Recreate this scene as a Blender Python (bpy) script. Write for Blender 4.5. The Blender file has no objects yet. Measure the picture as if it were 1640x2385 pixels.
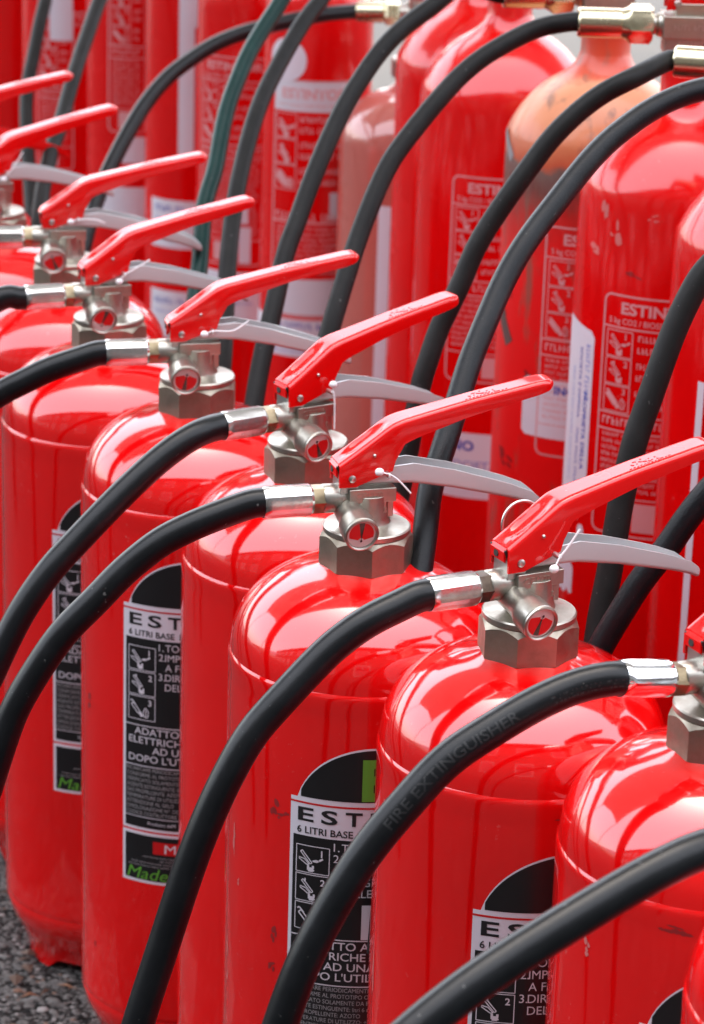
import bpy, bmesh, math, random
from mathutils import Vector, Matrix, Quaternion, noise
random.seed(7)
R = math.radians
SC = bpy.context.scene
COL = SC.collection

# ------------------------------------------------------------------ camera
pitch, roll, CH = R(19.1432), R(-1.8074), 1.0557
fw = Vector((0, math.cos(pitch), -math.sin(pitch)))
r0 = Vector((1, 0, 0)); d0 = fw.cross(r0)
rt = math.cos(roll)*r0 + math.sin(roll)*d0
dn = -math.sin(roll)*r0 + math.cos(roll)*d0
cam = bpy.data.cameras.new('camera'); co = bpy.data.objects.new('camera', cam); COL.objects.link(co)
up, bk = -dn, -fw
co.matrix_world = Matrix(((rt.x, up.x, bk.x, 0), (rt.y, up.y, bk.y, 0), (rt.z, up.z, bk.z, CH), (0, 0, 0, 1)))
cam.sensor_width = 36; cam.sensor_height = 36; cam.sensor_fit = 'AUTO'
cam.lens = 97.9; cam.clip_start = .05; cam.clip_end = 2000
cam.dof.use_dof = True; cam.dof.focus_distance = 1.53; cam.dof.aperture_fstop = 15
SC.camera = co

# ------------------------------------------------------------------ light
w = bpy.data.worlds.new("World"); SC.world = w; w.use_nodes = True
bg = w.node_tree.nodes['Background']; bg.inputs[1].default_value = .08
sky = w.node_tree.nodes.new('ShaderNodeTexSky'); sky.sky_type = 'NISHITA'; sky.sun_disc = False
SUN_EL, SUN_AZ = 72, 0            # azimuth clockwise from +Y; a wide, high, overcast sun
sky.sun_elevation = R(SUN_EL); sky.sun_rotation = R(SUN_AZ)
sky.air_density = 1.0; sky.dust_density = 4; sky.ozone_density = 1
w.node_tree.links.new(sky.outputs[0], bg.inputs[0])
sl = bpy.data.lights.new('overcast_sun', 'SUN'); sl.energy = 1.5; sl.angle = R(168); sl.color = (1, .98, .95)
so = bpy.data.objects.new('overcast_sun', sl); COL.objects.link(so)
sd = Vector((math.sin(R(SUN_AZ))*math.cos(R(SUN_EL)), math.cos(R(SUN_AZ))*math.cos(R(SUN_EL)), math.sin(R(SUN_EL))))
so.rotation_euler = sd.to_track_quat('Z', 'Y').to_euler()
SC.view_settings.view_transform = 'Standard'; SC.view_settings.look = 'None'
SC.view_settings.exposure = 2.5; SC.view_settings.gamma = 1
SC.cycles.max_bounces = 8; SC.cycles.glossy_bounces = 5

# ------------------------------------------------------------------ materials
def nd(nt, t, **k):
    n = nt.nodes.new(t)
    for a, b in k.items():
        if hasattr(n, a): setattr(n, a, b)
        else: n.inputs[a].default_value = b
    return n
def mat(name, col, rough=.4, metal=0, coat=0, spec=.5, coat_rough=.05):
    m = bpy.data.materials.new(name); m.use_nodes = True
    b = m.node_tree.nodes['Principled BSDF']
    b.inputs['Base Color'].default_value = (*col, 1); b.inputs['Roughness'].default_value = rough
    b.inputs['Metallic'].default_value = metal; b.inputs['Coat Weight'].default_value = coat
    b.inputs['Coat Roughness'].default_value = coat_rough; b.inputs['Coat IOR'].default_value = 1.85; b.inputs['Specular IOR Level'].default_value = spec
    return m, m.node_tree, b
def tex_noise(nt, scale, detail=4, rough=.6, vec=None):
    n = nd(nt, 'ShaderNodeTexNoise'); n.inputs['Scale'].default_value = scale
    n.inputs['Detail'].default_value = detail; n.inputs['Roughness'].default_value = rough
    if vec is not None: nt.links.new(vec, n.inputs['Vector'])
    return n
def ramp(nt, src, stops):
    r = nd(nt, 'ShaderNodeValToRGB'); e = r.color_ramp.elements
    e[0].position, e[0].color = stops[0][0], (*stops[0][1], 1)
    e[1].position, e[1].color = stops[-1][0], (*stops[-1][1], 1)
    for p, c in stops[1:-1]:
        q = e.new(p); q.color = (*c, 1)
    nt.links.new(src, r.inputs[0]); return r
def mixc(nt, fac, a, b):
    m = nd(nt, 'ShaderNodeMix'); m.data_type = 'RGBA'
    for s, i in ((fac, 0), (a, 6), (b, 7)):
        if hasattr(s, 'links'): nt.links.new(s, m.inputs[i])
        else: m.inputs[i].default_value = s if i == 0 else (*s, 1)
    return m.outputs[2]
def bump(nt, b, src, strength, dist):
    n = nd(nt, 'ShaderNodeBump'); n.inputs['Strength'].default_value = strength
    n.inputs['Distance'].default_value = dist; nt.links.new(src, n.inputs['Height']); nt.links.new(n.outputs[0], b.inputs['Normal'])
    return n
def objvec(nt, scale=None):
    """object coordinates, shifted per object so that no two things share the same marks"""
    tc = nd(nt, 'ShaderNodeTexCoord'); oi = nd(nt, 'ShaderNodeObjectInfo')
    a = nd(nt, 'ShaderNodeVectorMath'); a.operation = 'ADD'
    s = nd(nt, 'ShaderNodeMath'); s.operation = 'MULTIPLY'; s.inputs[1].default_value = 17.3
    nt.links.new(oi.outputs['Random'], s.inputs[0])
    nt.links.new(tc.outputs['Object'], a.inputs[0]); nt.links.new(s.outputs[0], a.inputs[1])
    if scale:
        m = nd(nt, 'ShaderNodeVectorMath'); m.operation = 'MULTIPLY'; m.inputs[1].default_value = scale
        nt.links.new(a.outputs[0], m.inputs[0]); return m.outputs[0]
    return a.outputs[0]
def paint(name, col, scuff=(.6, .25, .24), rough=.16, dirt=.36, coat=1, cr=.08):
    m, nt, b = mat(name, col, rough, coat=coat, spec=.04, coat_rough=cr)
    v = objvec(nt)
    big = tex_noise(nt, 9, 5, .65, v)
    c = mixc(nt, ramp(nt, big.outputs[0], [(.42, (0, 0, 0)), (.75, (.35, .35, .35))]).outputs[0], col, tuple(x*.72 for x in col))
    # pale rubbed specks and dust
    sp = tex_noise(nt, 190, 3, .7, v); gate = tex_noise(nt, 14, 3, .6, v)
    g1 = ramp(nt, sp.outputs[0], [(.64, (0, 0, 0)), (.72, (1, 1, 1))]); g2 = ramp(nt, gate.outputs[0], [(.5, (0, 0, 0)), (.68, (dirt,)*3)])
    mm = nd(nt, 'ShaderNodeMath'); mm.operation = 'MULTIPLY'; nt.links.new(g1.outputs[0], mm.inputs[0]); nt.links.new(g2.outputs[0], mm.inputs[1])
    c = mixc(nt, mm.outputs[0], c, scuff)
    # dark rubber scuffs, vertical streaks
    st = tex_noise(nt, 1, 4, .6, objvec(nt, (38, 38, 11)))
    g3 = ramp(nt, st.outputs[0], [(.70, (0, 0, 0)), (.80, (.25*dirt,)*3)])
    c = mixc(nt, g3.outputs[0], c, (.12, .012, .012))
    nt.links.new(c, b.inputs['Base Color'])
    ro = ramp(nt, gate.outputs[0], [(.35, (rough*.75,)*3), (.75, (rough*1.9,)*3)]); nt.links.new(ro.outputs[0], b.inputs['Roughness'])
    pe = tex_noise(nt, 55, 2, .5, v); bump(nt, b, pe.outputs[0], .007, .004)
    return m
RED = (.71, .0009, .0016)
M = {}
M['red'] = paint('red_paint', RED)
M['red_back'] = paint('red_paint_matte', (.66, .0009, .0016), rough=.2, dirt=.32, cr=.14, coat=.7)
M['faded'] = paint('faded_salmon_paint', (.46, .12, .095), scuff=(.6, .3, .27), rough=.3, dirt=.3)
M['lever'] = paint('red_enamel', (.70, .003, .003), rough=.26, dirt=.35, coat=.6)
def worn_metal(name, col, rough, bscale=220, bstr=.12, stain=(.2, .16, .11), amt=.5, metal=1):
    m, nt, b = mat(name, col, rough, metal)
    v = objvec(nt); n = tex_noise(nt, 60, 5, .65, v); n2 = tex_noise(nt, bscale, 3, .6, v)
    nt.links.new(mixc(nt, ramp(nt, n.outputs[0], [(.45, (0, 0, 0)), (.72, (amt,)*3)]).outputs[0], col, stain), b.inputs['Base Color'])
    nt.links.new(ramp(nt, n.outputs[0], [(.3, (rough*.8,)*3), (.8, (min(1, rough*1.5),)*3)]).outputs[0], b.inputs['Roughness'])
    bump(nt, b, n2.outputs[0], bstr, .0006); return m
M['nickel'] = worn_metal('satin_nickel', (.47, .445, .39), .36, amt=.55, stain=(.25, .22, .17))
M['nut'] = worn_metal('nickel_nut', (.37, .325, .262), .42, amt=.55, bstr=.2)
M['chrome'] = worn_metal('crimped_chrome', (.70, .70, .69), .2, bscale=90, bstr=.35, stain=(.36, .34, .31), amt=.6)
M['chrome_clean'] = worn_metal('polished_chrome', (.86, .87, .88), .07, bstr=.02, stain=(.7, .7, .7), amt=.2)
M['brass'] = worn_metal('tarnished_brass', (.31, .245, .15), .32, amt=.7, stain=(.11, .08, .05))
M['pale_brass'] = worn_metal('pale_brass', (.74, .66, .45), .22, amt=.35, stain=(.5, .42, .28))
M['bronze'] = worn_metal('dark_bronze', (.075, .05, .038), .35, amt=.5, metal=.8)
M['zinc'] = worn_metal('zinc_steel', (.62, .62, .6), .32, amt=.3)
M['grey_enamel'] = mat('grey_lacquer', (.52, .53, .535), .32, coat=.3)[0]
def rubber(name, col, rough, braid=False, sp_=.28):
    m, nt, b = mat(name, col, rough, spec=sp_)
    v = objvec(nt); n = tex_noise(nt, 35, 5, .7, v)
    nt.links.new(mixc(nt, ramp(nt, n.outputs[0], [(.45, (0, 0, 0)), (.75, (.6,)*3)]).outputs[0], col, tuple(x*1.9+.004 for x in col)), b.inputs['Base Color'])
    sp = tex_noise(nt, 420, 2, .6, v)
    ds = tex_noise(nt, 260, 2, .5, v); base = b.inputs['Base Color'].links[0].from_socket
    nt.links.new(mixc(nt, ramp(nt, ds.outputs[0], [(.735, (0, 0, 0)), (.76, (.5,)*3)]).outputs[0], base, (.16, .16, .155)), b.inputs['Base Color'])
    if braid:
        wv = nd(nt, 'ShaderNodeTexWave'); wv.inputs['Scale'].default_value = 260; wv.inputs['Distortion'].default_value = 1.5
        nt.links.new(v, wv.inputs['Vector']); fine = tex_noise(nt, 900, 2, .6, v); bump(nt, b, fine.outputs[0], .4, .0007)
    else: bump(nt, b, sp.outputs[0], .12, .0005)
    return m
M['rubber'] = rubber('black_rubber', (.0040, .0048, .0058), .31)
M['rubber_grey'] = rubber('weathered_rubber', (.0085, .0084, .008), .5, sp_=.17)
M['rubber_braid'] = rubber('braided_rubber', (.005, .006, .0075), .34, True, sp_=.22)
M['rubber_green'] = rubber('green_rubber', (.0004, .024, .020), .36, sp_=.2)
M['white'] = mat('white_vinyl', (.62, .60, .66), .42)[0]
M['black'] = mat('black_print', (.011, .011, .012), .3)[0]
M['text_white'] = mat('white_ink', (.58, .57, .62), .45)[0]
M['text_grey'] = mat('grey_ink', (.30, .30, .31), .5)[0]
M['text_black'] = mat('black_ink', (.014, .014, .016), .4)[0]
M['green'] = mat('green_ink', (.10, .33, .035), .4)[0]
M['red_ink'] = mat('red_ink', (.5, .006, .008), .4)[0]
M['blue'] = mat('blue_ink', (.03, .06, .38), .45)[0]
M['pale_blue'] = mat('pale_blue_ink', (.22, .27, .56), .45)[0]
M['pink_print'] = mat('worn_white_print', (.62, .30, .31), .45)[0]
M['hole_shade'] = mat('painted_hole_shade', (.01, .004, .004), .6)[0]
M['plastic'] = mat('white_plastic', (.80, .79, .80), .35)[0]
M['hose_print'] = mat('hose_emboss', (.0078, .0086, .0095), .5)[0]
M['dial_white'] = mat('dial_paper', (.72, .64, .62), .4)[0]
M['dial_red'] = mat('dial_red', (.72, .008, .01), .4)[0]
M['dial_green'] = mat('dial_green', (.07, .085, .07), .4)[0]
gm, gnt, gb = mat('gauge_glass', (1, 1, 1), .03); gb.inputs['Transmission Weight'].default_value = 1; gb.inputs['IOR'].default_value = 1.08
gb.inputs['Specular IOR Level'].default_value = .9; M['glass'] = gm
# old cylinder: orange bare primer on its shoulder with its sheen painted in paler, grey worn band, red below
def orange_mat():
    m, nt, b = mat('worn_orange_shoulder', (.5, .15, .06), .42, coat=.12)
    tc = nd(nt, 'ShaderNodeTexCoord'); sx = nd(nt, 'ShaderNodeSeparateXYZ'); nt.links.new(tc.outputs['Object'], sx.inputs[0])
    n = tex_noise(nt, 22, 4, .6, tc.outputs['Object']); ad = nd(nt, 'ShaderNodeMath'); ad.operation = 'MULTIPLY_ADD'
    ad.inputs[1].default_value = .05; nt.links.new(n.outputs[0], ad.inputs[0]); nt.links.new(sx.outputs['Z'], ad.inputs[2])
    mr = nd(nt, 'ShaderNodeMapRange'); mr.inputs[1].default_value = .56; mr.inputs[2].default_value = .74; nt.links.new(ad.outputs[0], mr.inputs[0])
    r = ramp(nt, mr.outputs[0], [(.0, RED), (.14, (.42, .010, .006)), (.26, (.14, .035, .028)), (.375, (.15, .095, .08)), (.41, (.50, .09, .035)), (.55, (.60, .20, .08)), (.72, (.64, .27, .14)), (.76, (.56, .06, .018)), (1, (.50, .03, .010))])
    st = tex_noise(nt, 1, 4, .6, objvec(nt, (60, 60, 14)))
    c = mixc(nt, ramp(nt, st.outputs[0], [(.54, (0, 0, 0)), (.68, (.75,)*3)]).outputs[0], r.outputs[0], (.17, .085, .06))
    nt.links.new(c, b.inputs['Base Color']); bump(nt, b, n.outputs[0], .1, .003)
    return m
M['orange'] = orange_mat()

# ------------------------------------------------------------------ mesh helpers
class MB:
    def __init__(s): s.v = []; s.f = []; s.m = []; s.k = 0
    def add(s, vs, fs, mi=None):
        o = len(s.v); s.v += [tuple(x) for x in vs]; s.f += [tuple(i+o for i in f) for f in fs]
        s.m += [s.k if mi is None else mi]*len(fs)
    def box(s, c, d, rot=None):
        vs = [Vector((x*d[0]/2, y*d[1]/2, z*d[2]/2)) for x in (-1, 1) for y in (-1, 1) for z in (-1, 1)]
        if rot: vs = [rot @ v for v in vs]
        s.add([v+Vector(c) for v in vs], [(0, 1, 3, 2), (4, 6, 7, 5), (0, 4, 5, 1), (2, 3, 7, 6), (0, 2, 6, 4), (1, 5, 7, 3)])
    def cyl(s, a, b, ra, rb=None, n=24, caps=True, stops=None):
        """round bar a->b; stops = [(t, r), ...] for a turned profile"""
        a, b = Vector(a), Vector(b); d = b-a; q = d.to_track_quat('Z', 'Y')
        st = stops or [(0, ra), (1, ra if rb is None else rb)]
        vs = []; fs = []
        for t, r in st:
            for i in range(n):
                an = 2*math.pi*i/n; vs.append(a+d*t+q @ Vector((r*math.cos(an), r*math.sin(an), 0)))
        for k in range(len(st)-1):
            for i in range(n):
                j = (i+1) % n; fs.append((k*n+i, k*n+j, (k+1)*n+j, (k+1)*n+i))
        if caps: fs += [tuple(range(n-1, -1, -1)), tuple((len(st)-1)*n+i for i in range(n))]
        s.add(vs, fs)
    def lathe(s, prof, n=64, cap0=False, cap1=False):
        vs = [(r*math.cos(2*math.pi*i/n), r*math.sin(2*math.pi*i/n), z) for r, z in prof for i in range(n)]
        fs = [(k*n+i, k*n+(i+1) % n, (k+1)*n+(i+1) % n, (k+1)*n+i) for k in range(len(prof)-1) for i in range(n)]
        if cap0: fs.append(tuple(range(n-1, -1, -1)))
        if cap1: fs.append(tuple((len(prof)-1)*n+i for i in range(n)))
        s.add(vs, fs)
    def sphere(s, c, r, n=12, sc=(1, 1, 1)):
        vs = [Vector(c)+Vector((0, 0, -r*sc[2]))]; fs = []
        for k in range(1, n):
            ph = -math.pi/2+math.pi*k/n
            for i in range(n): vs.append(Vector(c)+Vector((r*sc[0]*math.cos(ph)*math.cos(2*math.pi*i/n), r*sc[1]*math.cos(ph)*math.sin(2*math.pi*i/n), r*sc[2]*math.sin(ph))))
        vs.append(Vector(c)+Vector((0, 0, r*sc[2])))
        for i in range(n):
            j = (i+1) % n; fs.append((0, 1+j, 1+i)); fs.append((len(vs)-1, 1+(n-2)*n+i, 1+(n-2)*n+j))
            for k in range(n-2): fs.append((1+k*n+i, 1+k*n+j, 1+(k+1)*n+j, 1+(k+1)*n+i))
        s.add(vs, fs)
    def tube(s, pts, rad, n=16, res=6, radf=None):
        pts = [Vector(p) for p in pts]; P = []
        ext = [pts[0]*2-pts[1]]+pts+[pts[-1]*2-pts[-2]]
        for i in range(1, len(ext)-2):
            a, b, c, d = ext[i-1:i+3]
            for k in range(res):
                t = k/res; P.append(.5*((2*b)+(c-a)*t+(2*a-5*b+4*c-d)*t*t+(3*b-a-3*c+d)*t**3))
        P.append(pts[-1])
        for _ in range(7):   # relax the digitised kinks
            P = [P[0]]+[(P[i-1]+2*P[i]+P[i+1])/4 for i in range(1, len(P)-1)]+[P[-1]]
        fr = []; t = (P[1]-P[0]).normalized(); nn = t.orthogonal().normalized() if abs(t.z) > .9 else t.cross(Vector((0, 0, 1))).normalized()
        for i in range(len(P)):
            t = (P[min(i+1, len(P)-1)]-P[max(i-1, 0)]).normalized(); nn = (nn-t*nn.dot(t)).normalized(); fr.append((P[i], t, nn, t.cross(nn)))
        vs = []
        for i, (p, t, a, b) in enumerate(fr):
            rr = rad*(radf(i/(len(fr)-1)) if radf else 1)
            vs += [p+(a*math.cos(2*math.pi*k/n)+b*math.sin(2*math.pi*k/n))*rr for k in range(n)]
        fs = [(i*n+k, i*n+(k+1) % n, (i+1)*n+(k+1) % n, (i+1)*n+k) for i in range(len(fr)-1) for k in range(n)]
        fs += [tuple(range(n-1, -1, -1)), tuple((len(fr)-1)*n+k for k in range(n))]
        s.add(vs, fs); return fr
    def mesh(s, name, mats, smooth=35):
        me = bpy.data.meshes.new(name); me.from_pydata([tuple(v) for v in s.v], [], s.f)
        for x in (mats if isinstance(mats, (list, tuple)) else [mats]): me.materials.append(M[x])
        me.polygons.foreach_set('material_index', s.m)
        bm = bmesh.new(); bm.from_mesh(me); bmesh.ops.recalc_face_normals(bm, faces=bm.faces); bm.to_mesh(me); bm.free()
        if smooth: me.shade_smooth(); me.set_sharp_from_angle(angle=R(smooth))
        return me
    def build(s, name, mats, parent=None, smooth=35, bevel=0):
        o = bpy.data.objects.new(name, s.mesh(name, mats, smooth)); COL.objects.link(o); o.parent = parent
        if bevel:
            b = o.modifiers.new('bevel', 'BEVEL'); b.width = bevel; b.segments = 2; b.limit_method = 'ANGLE'; b.angle_limit = R(50); b.harden_normals = True
        return o
def thing(name, label, cat, loc=(0, 0, 0), rz=0, group=None):
    o = bpy.data.objects.new(name, None); COL.objects.link(o); o.empty_display_size = .05
    o.location = loc; o.rotation_euler = (0, 0, rz); tag(o, label, cat, group); return o
def tag(o, label=None, cat=None, group=None, kind=None):
    for k, v in (('label', label), ('category', cat), ('group', group), ('kind', kind)):
        if v: o[k] = v
def cp(o, parent):
    c = o.copy(); COL.objects.link(c); c.parent = parent
    for ch in o.children: cp(ch, c)
    return c

# ------------------------------------------------------------------ lettering (mesh from the built-in font)
_cache = {}
def glyphs(txt, bold=0):
    if (txt, bold) in _cache: return _cache[(txt, bold)]
    cu = bpy.data.curves.new('t', 'FONT'); cu.body = txt; cu.size = 1; cu.resolution_u = 3; cu.offset = bold
    o = bpy.data.objects.new('t', cu); me = o.to_mesh()
    v = [(a.co.x, a.co.y) for a in me.vertices]; f = [tuple(p.vertices) for p in me.polygons]
    o.to_mesh_clear(); bpy.data.objects.remove(o); bpy.data.curves.remove(cu)
    _cache[(txt, bold)] = (v, f); return v, f
_h = glyphs('H'); CAP = max(y for x, y in _h[0])
def put_text(mb, txt, cap, x, y, fn, bold=0, xs=1, shear=0, width=None, align='l', mi=None, cut=0):
    v, f = glyphs(txt, bold); k = cap/CAP
    if not v: return
    x0 = min(a for a, b in v); x1 = max(a for a, b in v)
    sx = k*xs if width is None else width/(x1-x0)
    off = {'l': -x0*sx, 'c': -(x0+x1)/2*sx, 'r': -x1*sx}[align]
    if cut:
        bm = bmesh.new(); bv = [bm.verts.new((a, b, 0)) for a, b in v]
        for q in f: bm.faces.new([bv[i] for i in q])
        for c in range(1, cut): bmesh.ops.bisect_plane(bm, geom=bm.verts[:]+bm.edges[:]+bm.faces[:], plane_co=(0, CAP*c/cut, 0), plane_no=(0, 1, 0))
        bm.verts.index_update(); v = [(q.co.x, q.co.y) for q in bm.verts]; f = [tuple(q.index for q in p.verts) for p in bm.faces]; bm.free()
    pts = [(x+off+a*sx+shear*b*k, y+b*k) for a, b in v]
    mb.add([fn(*p) for p in pts], f, mi)
def put_quad(mb, x0, y0, x1, y1, fn, mi=None, step=.003):
    n = max(1, int(abs(x1-x0)/step)); vs = []; fs = []
    for i in range(n+1):
        x = x0+(x1-x0)*i/n; vs += [fn(x, y0), fn(x, y1)]
    for i in range(n): fs.append((2*i, 2*i+2, 2*i+3, 2*i+1))
    mb.add(vs, fs, mi)
def put_disc(mb, cx, cz, ra, rb, fn, mi=None, n=24):
    vs = []
    for i in range(n+1):
        t = -math.cos(math.pi*i/n); h = rb*math.sqrt(max(0, 1-t*t)); vs += [fn(cx+ra*t, cz-h), fn(cx+ra*t, cz+h)]
    mb.add(vs, [(2*i, 2*i+2, 2*i+3, 2*i+1) for i in range(n)], mi)
def put_blot(mb, cx, cz, rx, rz, fn, rnd, mi=None):
    """ragged scuff: a few overlapping slivers"""
    sl = rnd.uniform(-.5, .5)
    for k in range(rnd.randint(3, 5)):
        x = cx+rnd.uniform(-.6, .6)*rx; z = cz+rnd.uniform(-.7, .7)*rz; a, h = rx*rnd.uniform(.15, .5), rz*rnd.uniform(.12, .5); vs = []
        for i in range(7):
            t = -1+i/3; e = h*math.sqrt(max(0, 1-t*t))*rnd.uniform(.5, 1.1); vs += [fn(x+a*t, z+sl*a*t-e), fn(x+a*t, z+sl*a*t+e)]
        mb.add(vs, [(2*i, 2*i+2, 2*i+3, 2*i+1) for i in range(6)], mi)
def put_line(mb, pts, wd, fn, mi=None):
    for (ax, ay), (bx, by) in zip(pts, pts[1:]):
        L = math.hypot(bx-ax, by-ay) or 1e-9; nx, ny = -(by-ay)/L*wd/2, (bx-ax)/L*wd/2; n = max(1, int(abs(bx-ax)/.003))
        vs = []; fs = []
        for i in range(n+1):
            t = i/n; px, py = ax+(bx-ax)*t, ay+(by-ay)*t; vs += [fn(px+nx, py+ny), fn(px-nx, py-ny)]
        fs = [(2*i, 2*i+2, 2*i+3, 2*i+1) for i in range(n)]; mb.add(vs, fs, mi)
def put_frame(mb, x0, y0, x1, y1, wd, fn, rad=0, mi=None):
    if rad:
        p = []
        for cx, cy, a0 in ((x1-rad, y1-rad, 0), (x0+rad, y1-rad, 90), (x0+rad, y0+rad, 180), (x1-rad, y0+rad, 270)):
            p += [(cx+rad*math.cos(R(a0+a)), cy+rad*math.sin(R(a0+a))) for a in range(0, 91, 18)]
        put_line(mb, p+[p[0]], wd, fn, mi)
    else: put_line(mb, [(x0, y0), (x1, y0), (x1, y1), (x0, y1), (x0, y0)], wd, fn, mi)
def put_scribble(mb, x0, x1, y, h, fn, rnd, mi=None):
    """a line of print too small to read: word-long runs of little upright strokes"""
    x = x0
    while x < x1-h*.5:
        wl = rnd.uniform(2.5, 8)*h*.75
        e = min(x+wl, x1)
        while x < e:
            cw = h*rnd.uniform(.35, .65); t = rnd.random()
            put_quad(mb, x, y, x+cw*.35, y+h, fn, mi)
            if t < .6: put_quad(mb, x+cw*.35, y+h*(.75 if t < .3 else .38), x+cw*.9, y+h*(1 if t < .3 else .62), fn, mi)
            if t > .4: put_quad(mb, x+cw*.35, y, x+cw*.85, y+h*.22, fn, mi)
            x += cw+h*.14
        x += h*.5
def on_cyl(rad, lift):
    rr = rad+lift
    return lambda s, z: (rr*math.sin(s/rad), -rr*math.cos(s/rad), z)
def picto(mb, x0, z0, k, which, fn, mi=None, wd=.0007):
    """little line drawing of a valve being used, k = box size"""
    p = lambda u, v: (x0+u*k, z0+v*k*.86)
    if which in (1, 2):
        dx = 0 if which == 1 else .06
        put_line(mb, [p(.12+dx, .86), p(.5+dx, .36), p(.56+dx, .42), p(.19+dx, .93), p(.12+dx, .86)], wd, fn, mi)
        put_line(mb, [p(.06+dx, .6), p(.28+dx, .55), p(.46+dx, .34), p(.36+dx, .32), p(.06+dx, .54)], wd, fn, mi)
        put_line(mb, [p(.42+dx, .3), p(.42+dx, .16), p(.6+dx, .16), p(.6+dx, .3)], wd*2.2, fn, mi)
        put_line(mb, [p(.38+dx, .12), p(.62+dx, .12), p(.6+dx, .05), p(.42+dx, .05)], wd*2, fn, mi)
        if which == 1:
            put_line(mb, [p(.58, .5), p(.72, .56), p(.8, .52), p(.72, .48), p(.6, .5)], wd*1.4, fn, mi); put_line(mb, [p(.82, .55), p(.96, .66)], wd*2, fn, mi)
        else: put_line(mb, [p(.32, .98), p(.32, .82), p(.28, .88)], wd*1.3, fn, mi)
    else:
        put_line(mb, [p(.05, .85), p(.12, .92), p(.3, .7)], wd*1.4, fn, mi)
        put_line(mb, [p(.2, .8), p(.52, .36), p(.42, .26), p(.1, .68), p(.2, .8)], wd*1.3, fn, mi); put_line(mb, [p(.5, .32), p(.62, .12)], wd*4, fn, mi)
        put_line(mb, [p(.7, .1), p(.66, .4), p(.76, .6), p(.9, .4), p(.86, .1), p(.7, .1)], wd, fn, mi); put_line(mb, [p(.78, .12), p(.78, .5)], wd, fn, mi)
        if which == 4: put_line(mb, [p(.1, .8), p(.5, .3)], wd*6, fn, mi)

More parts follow.
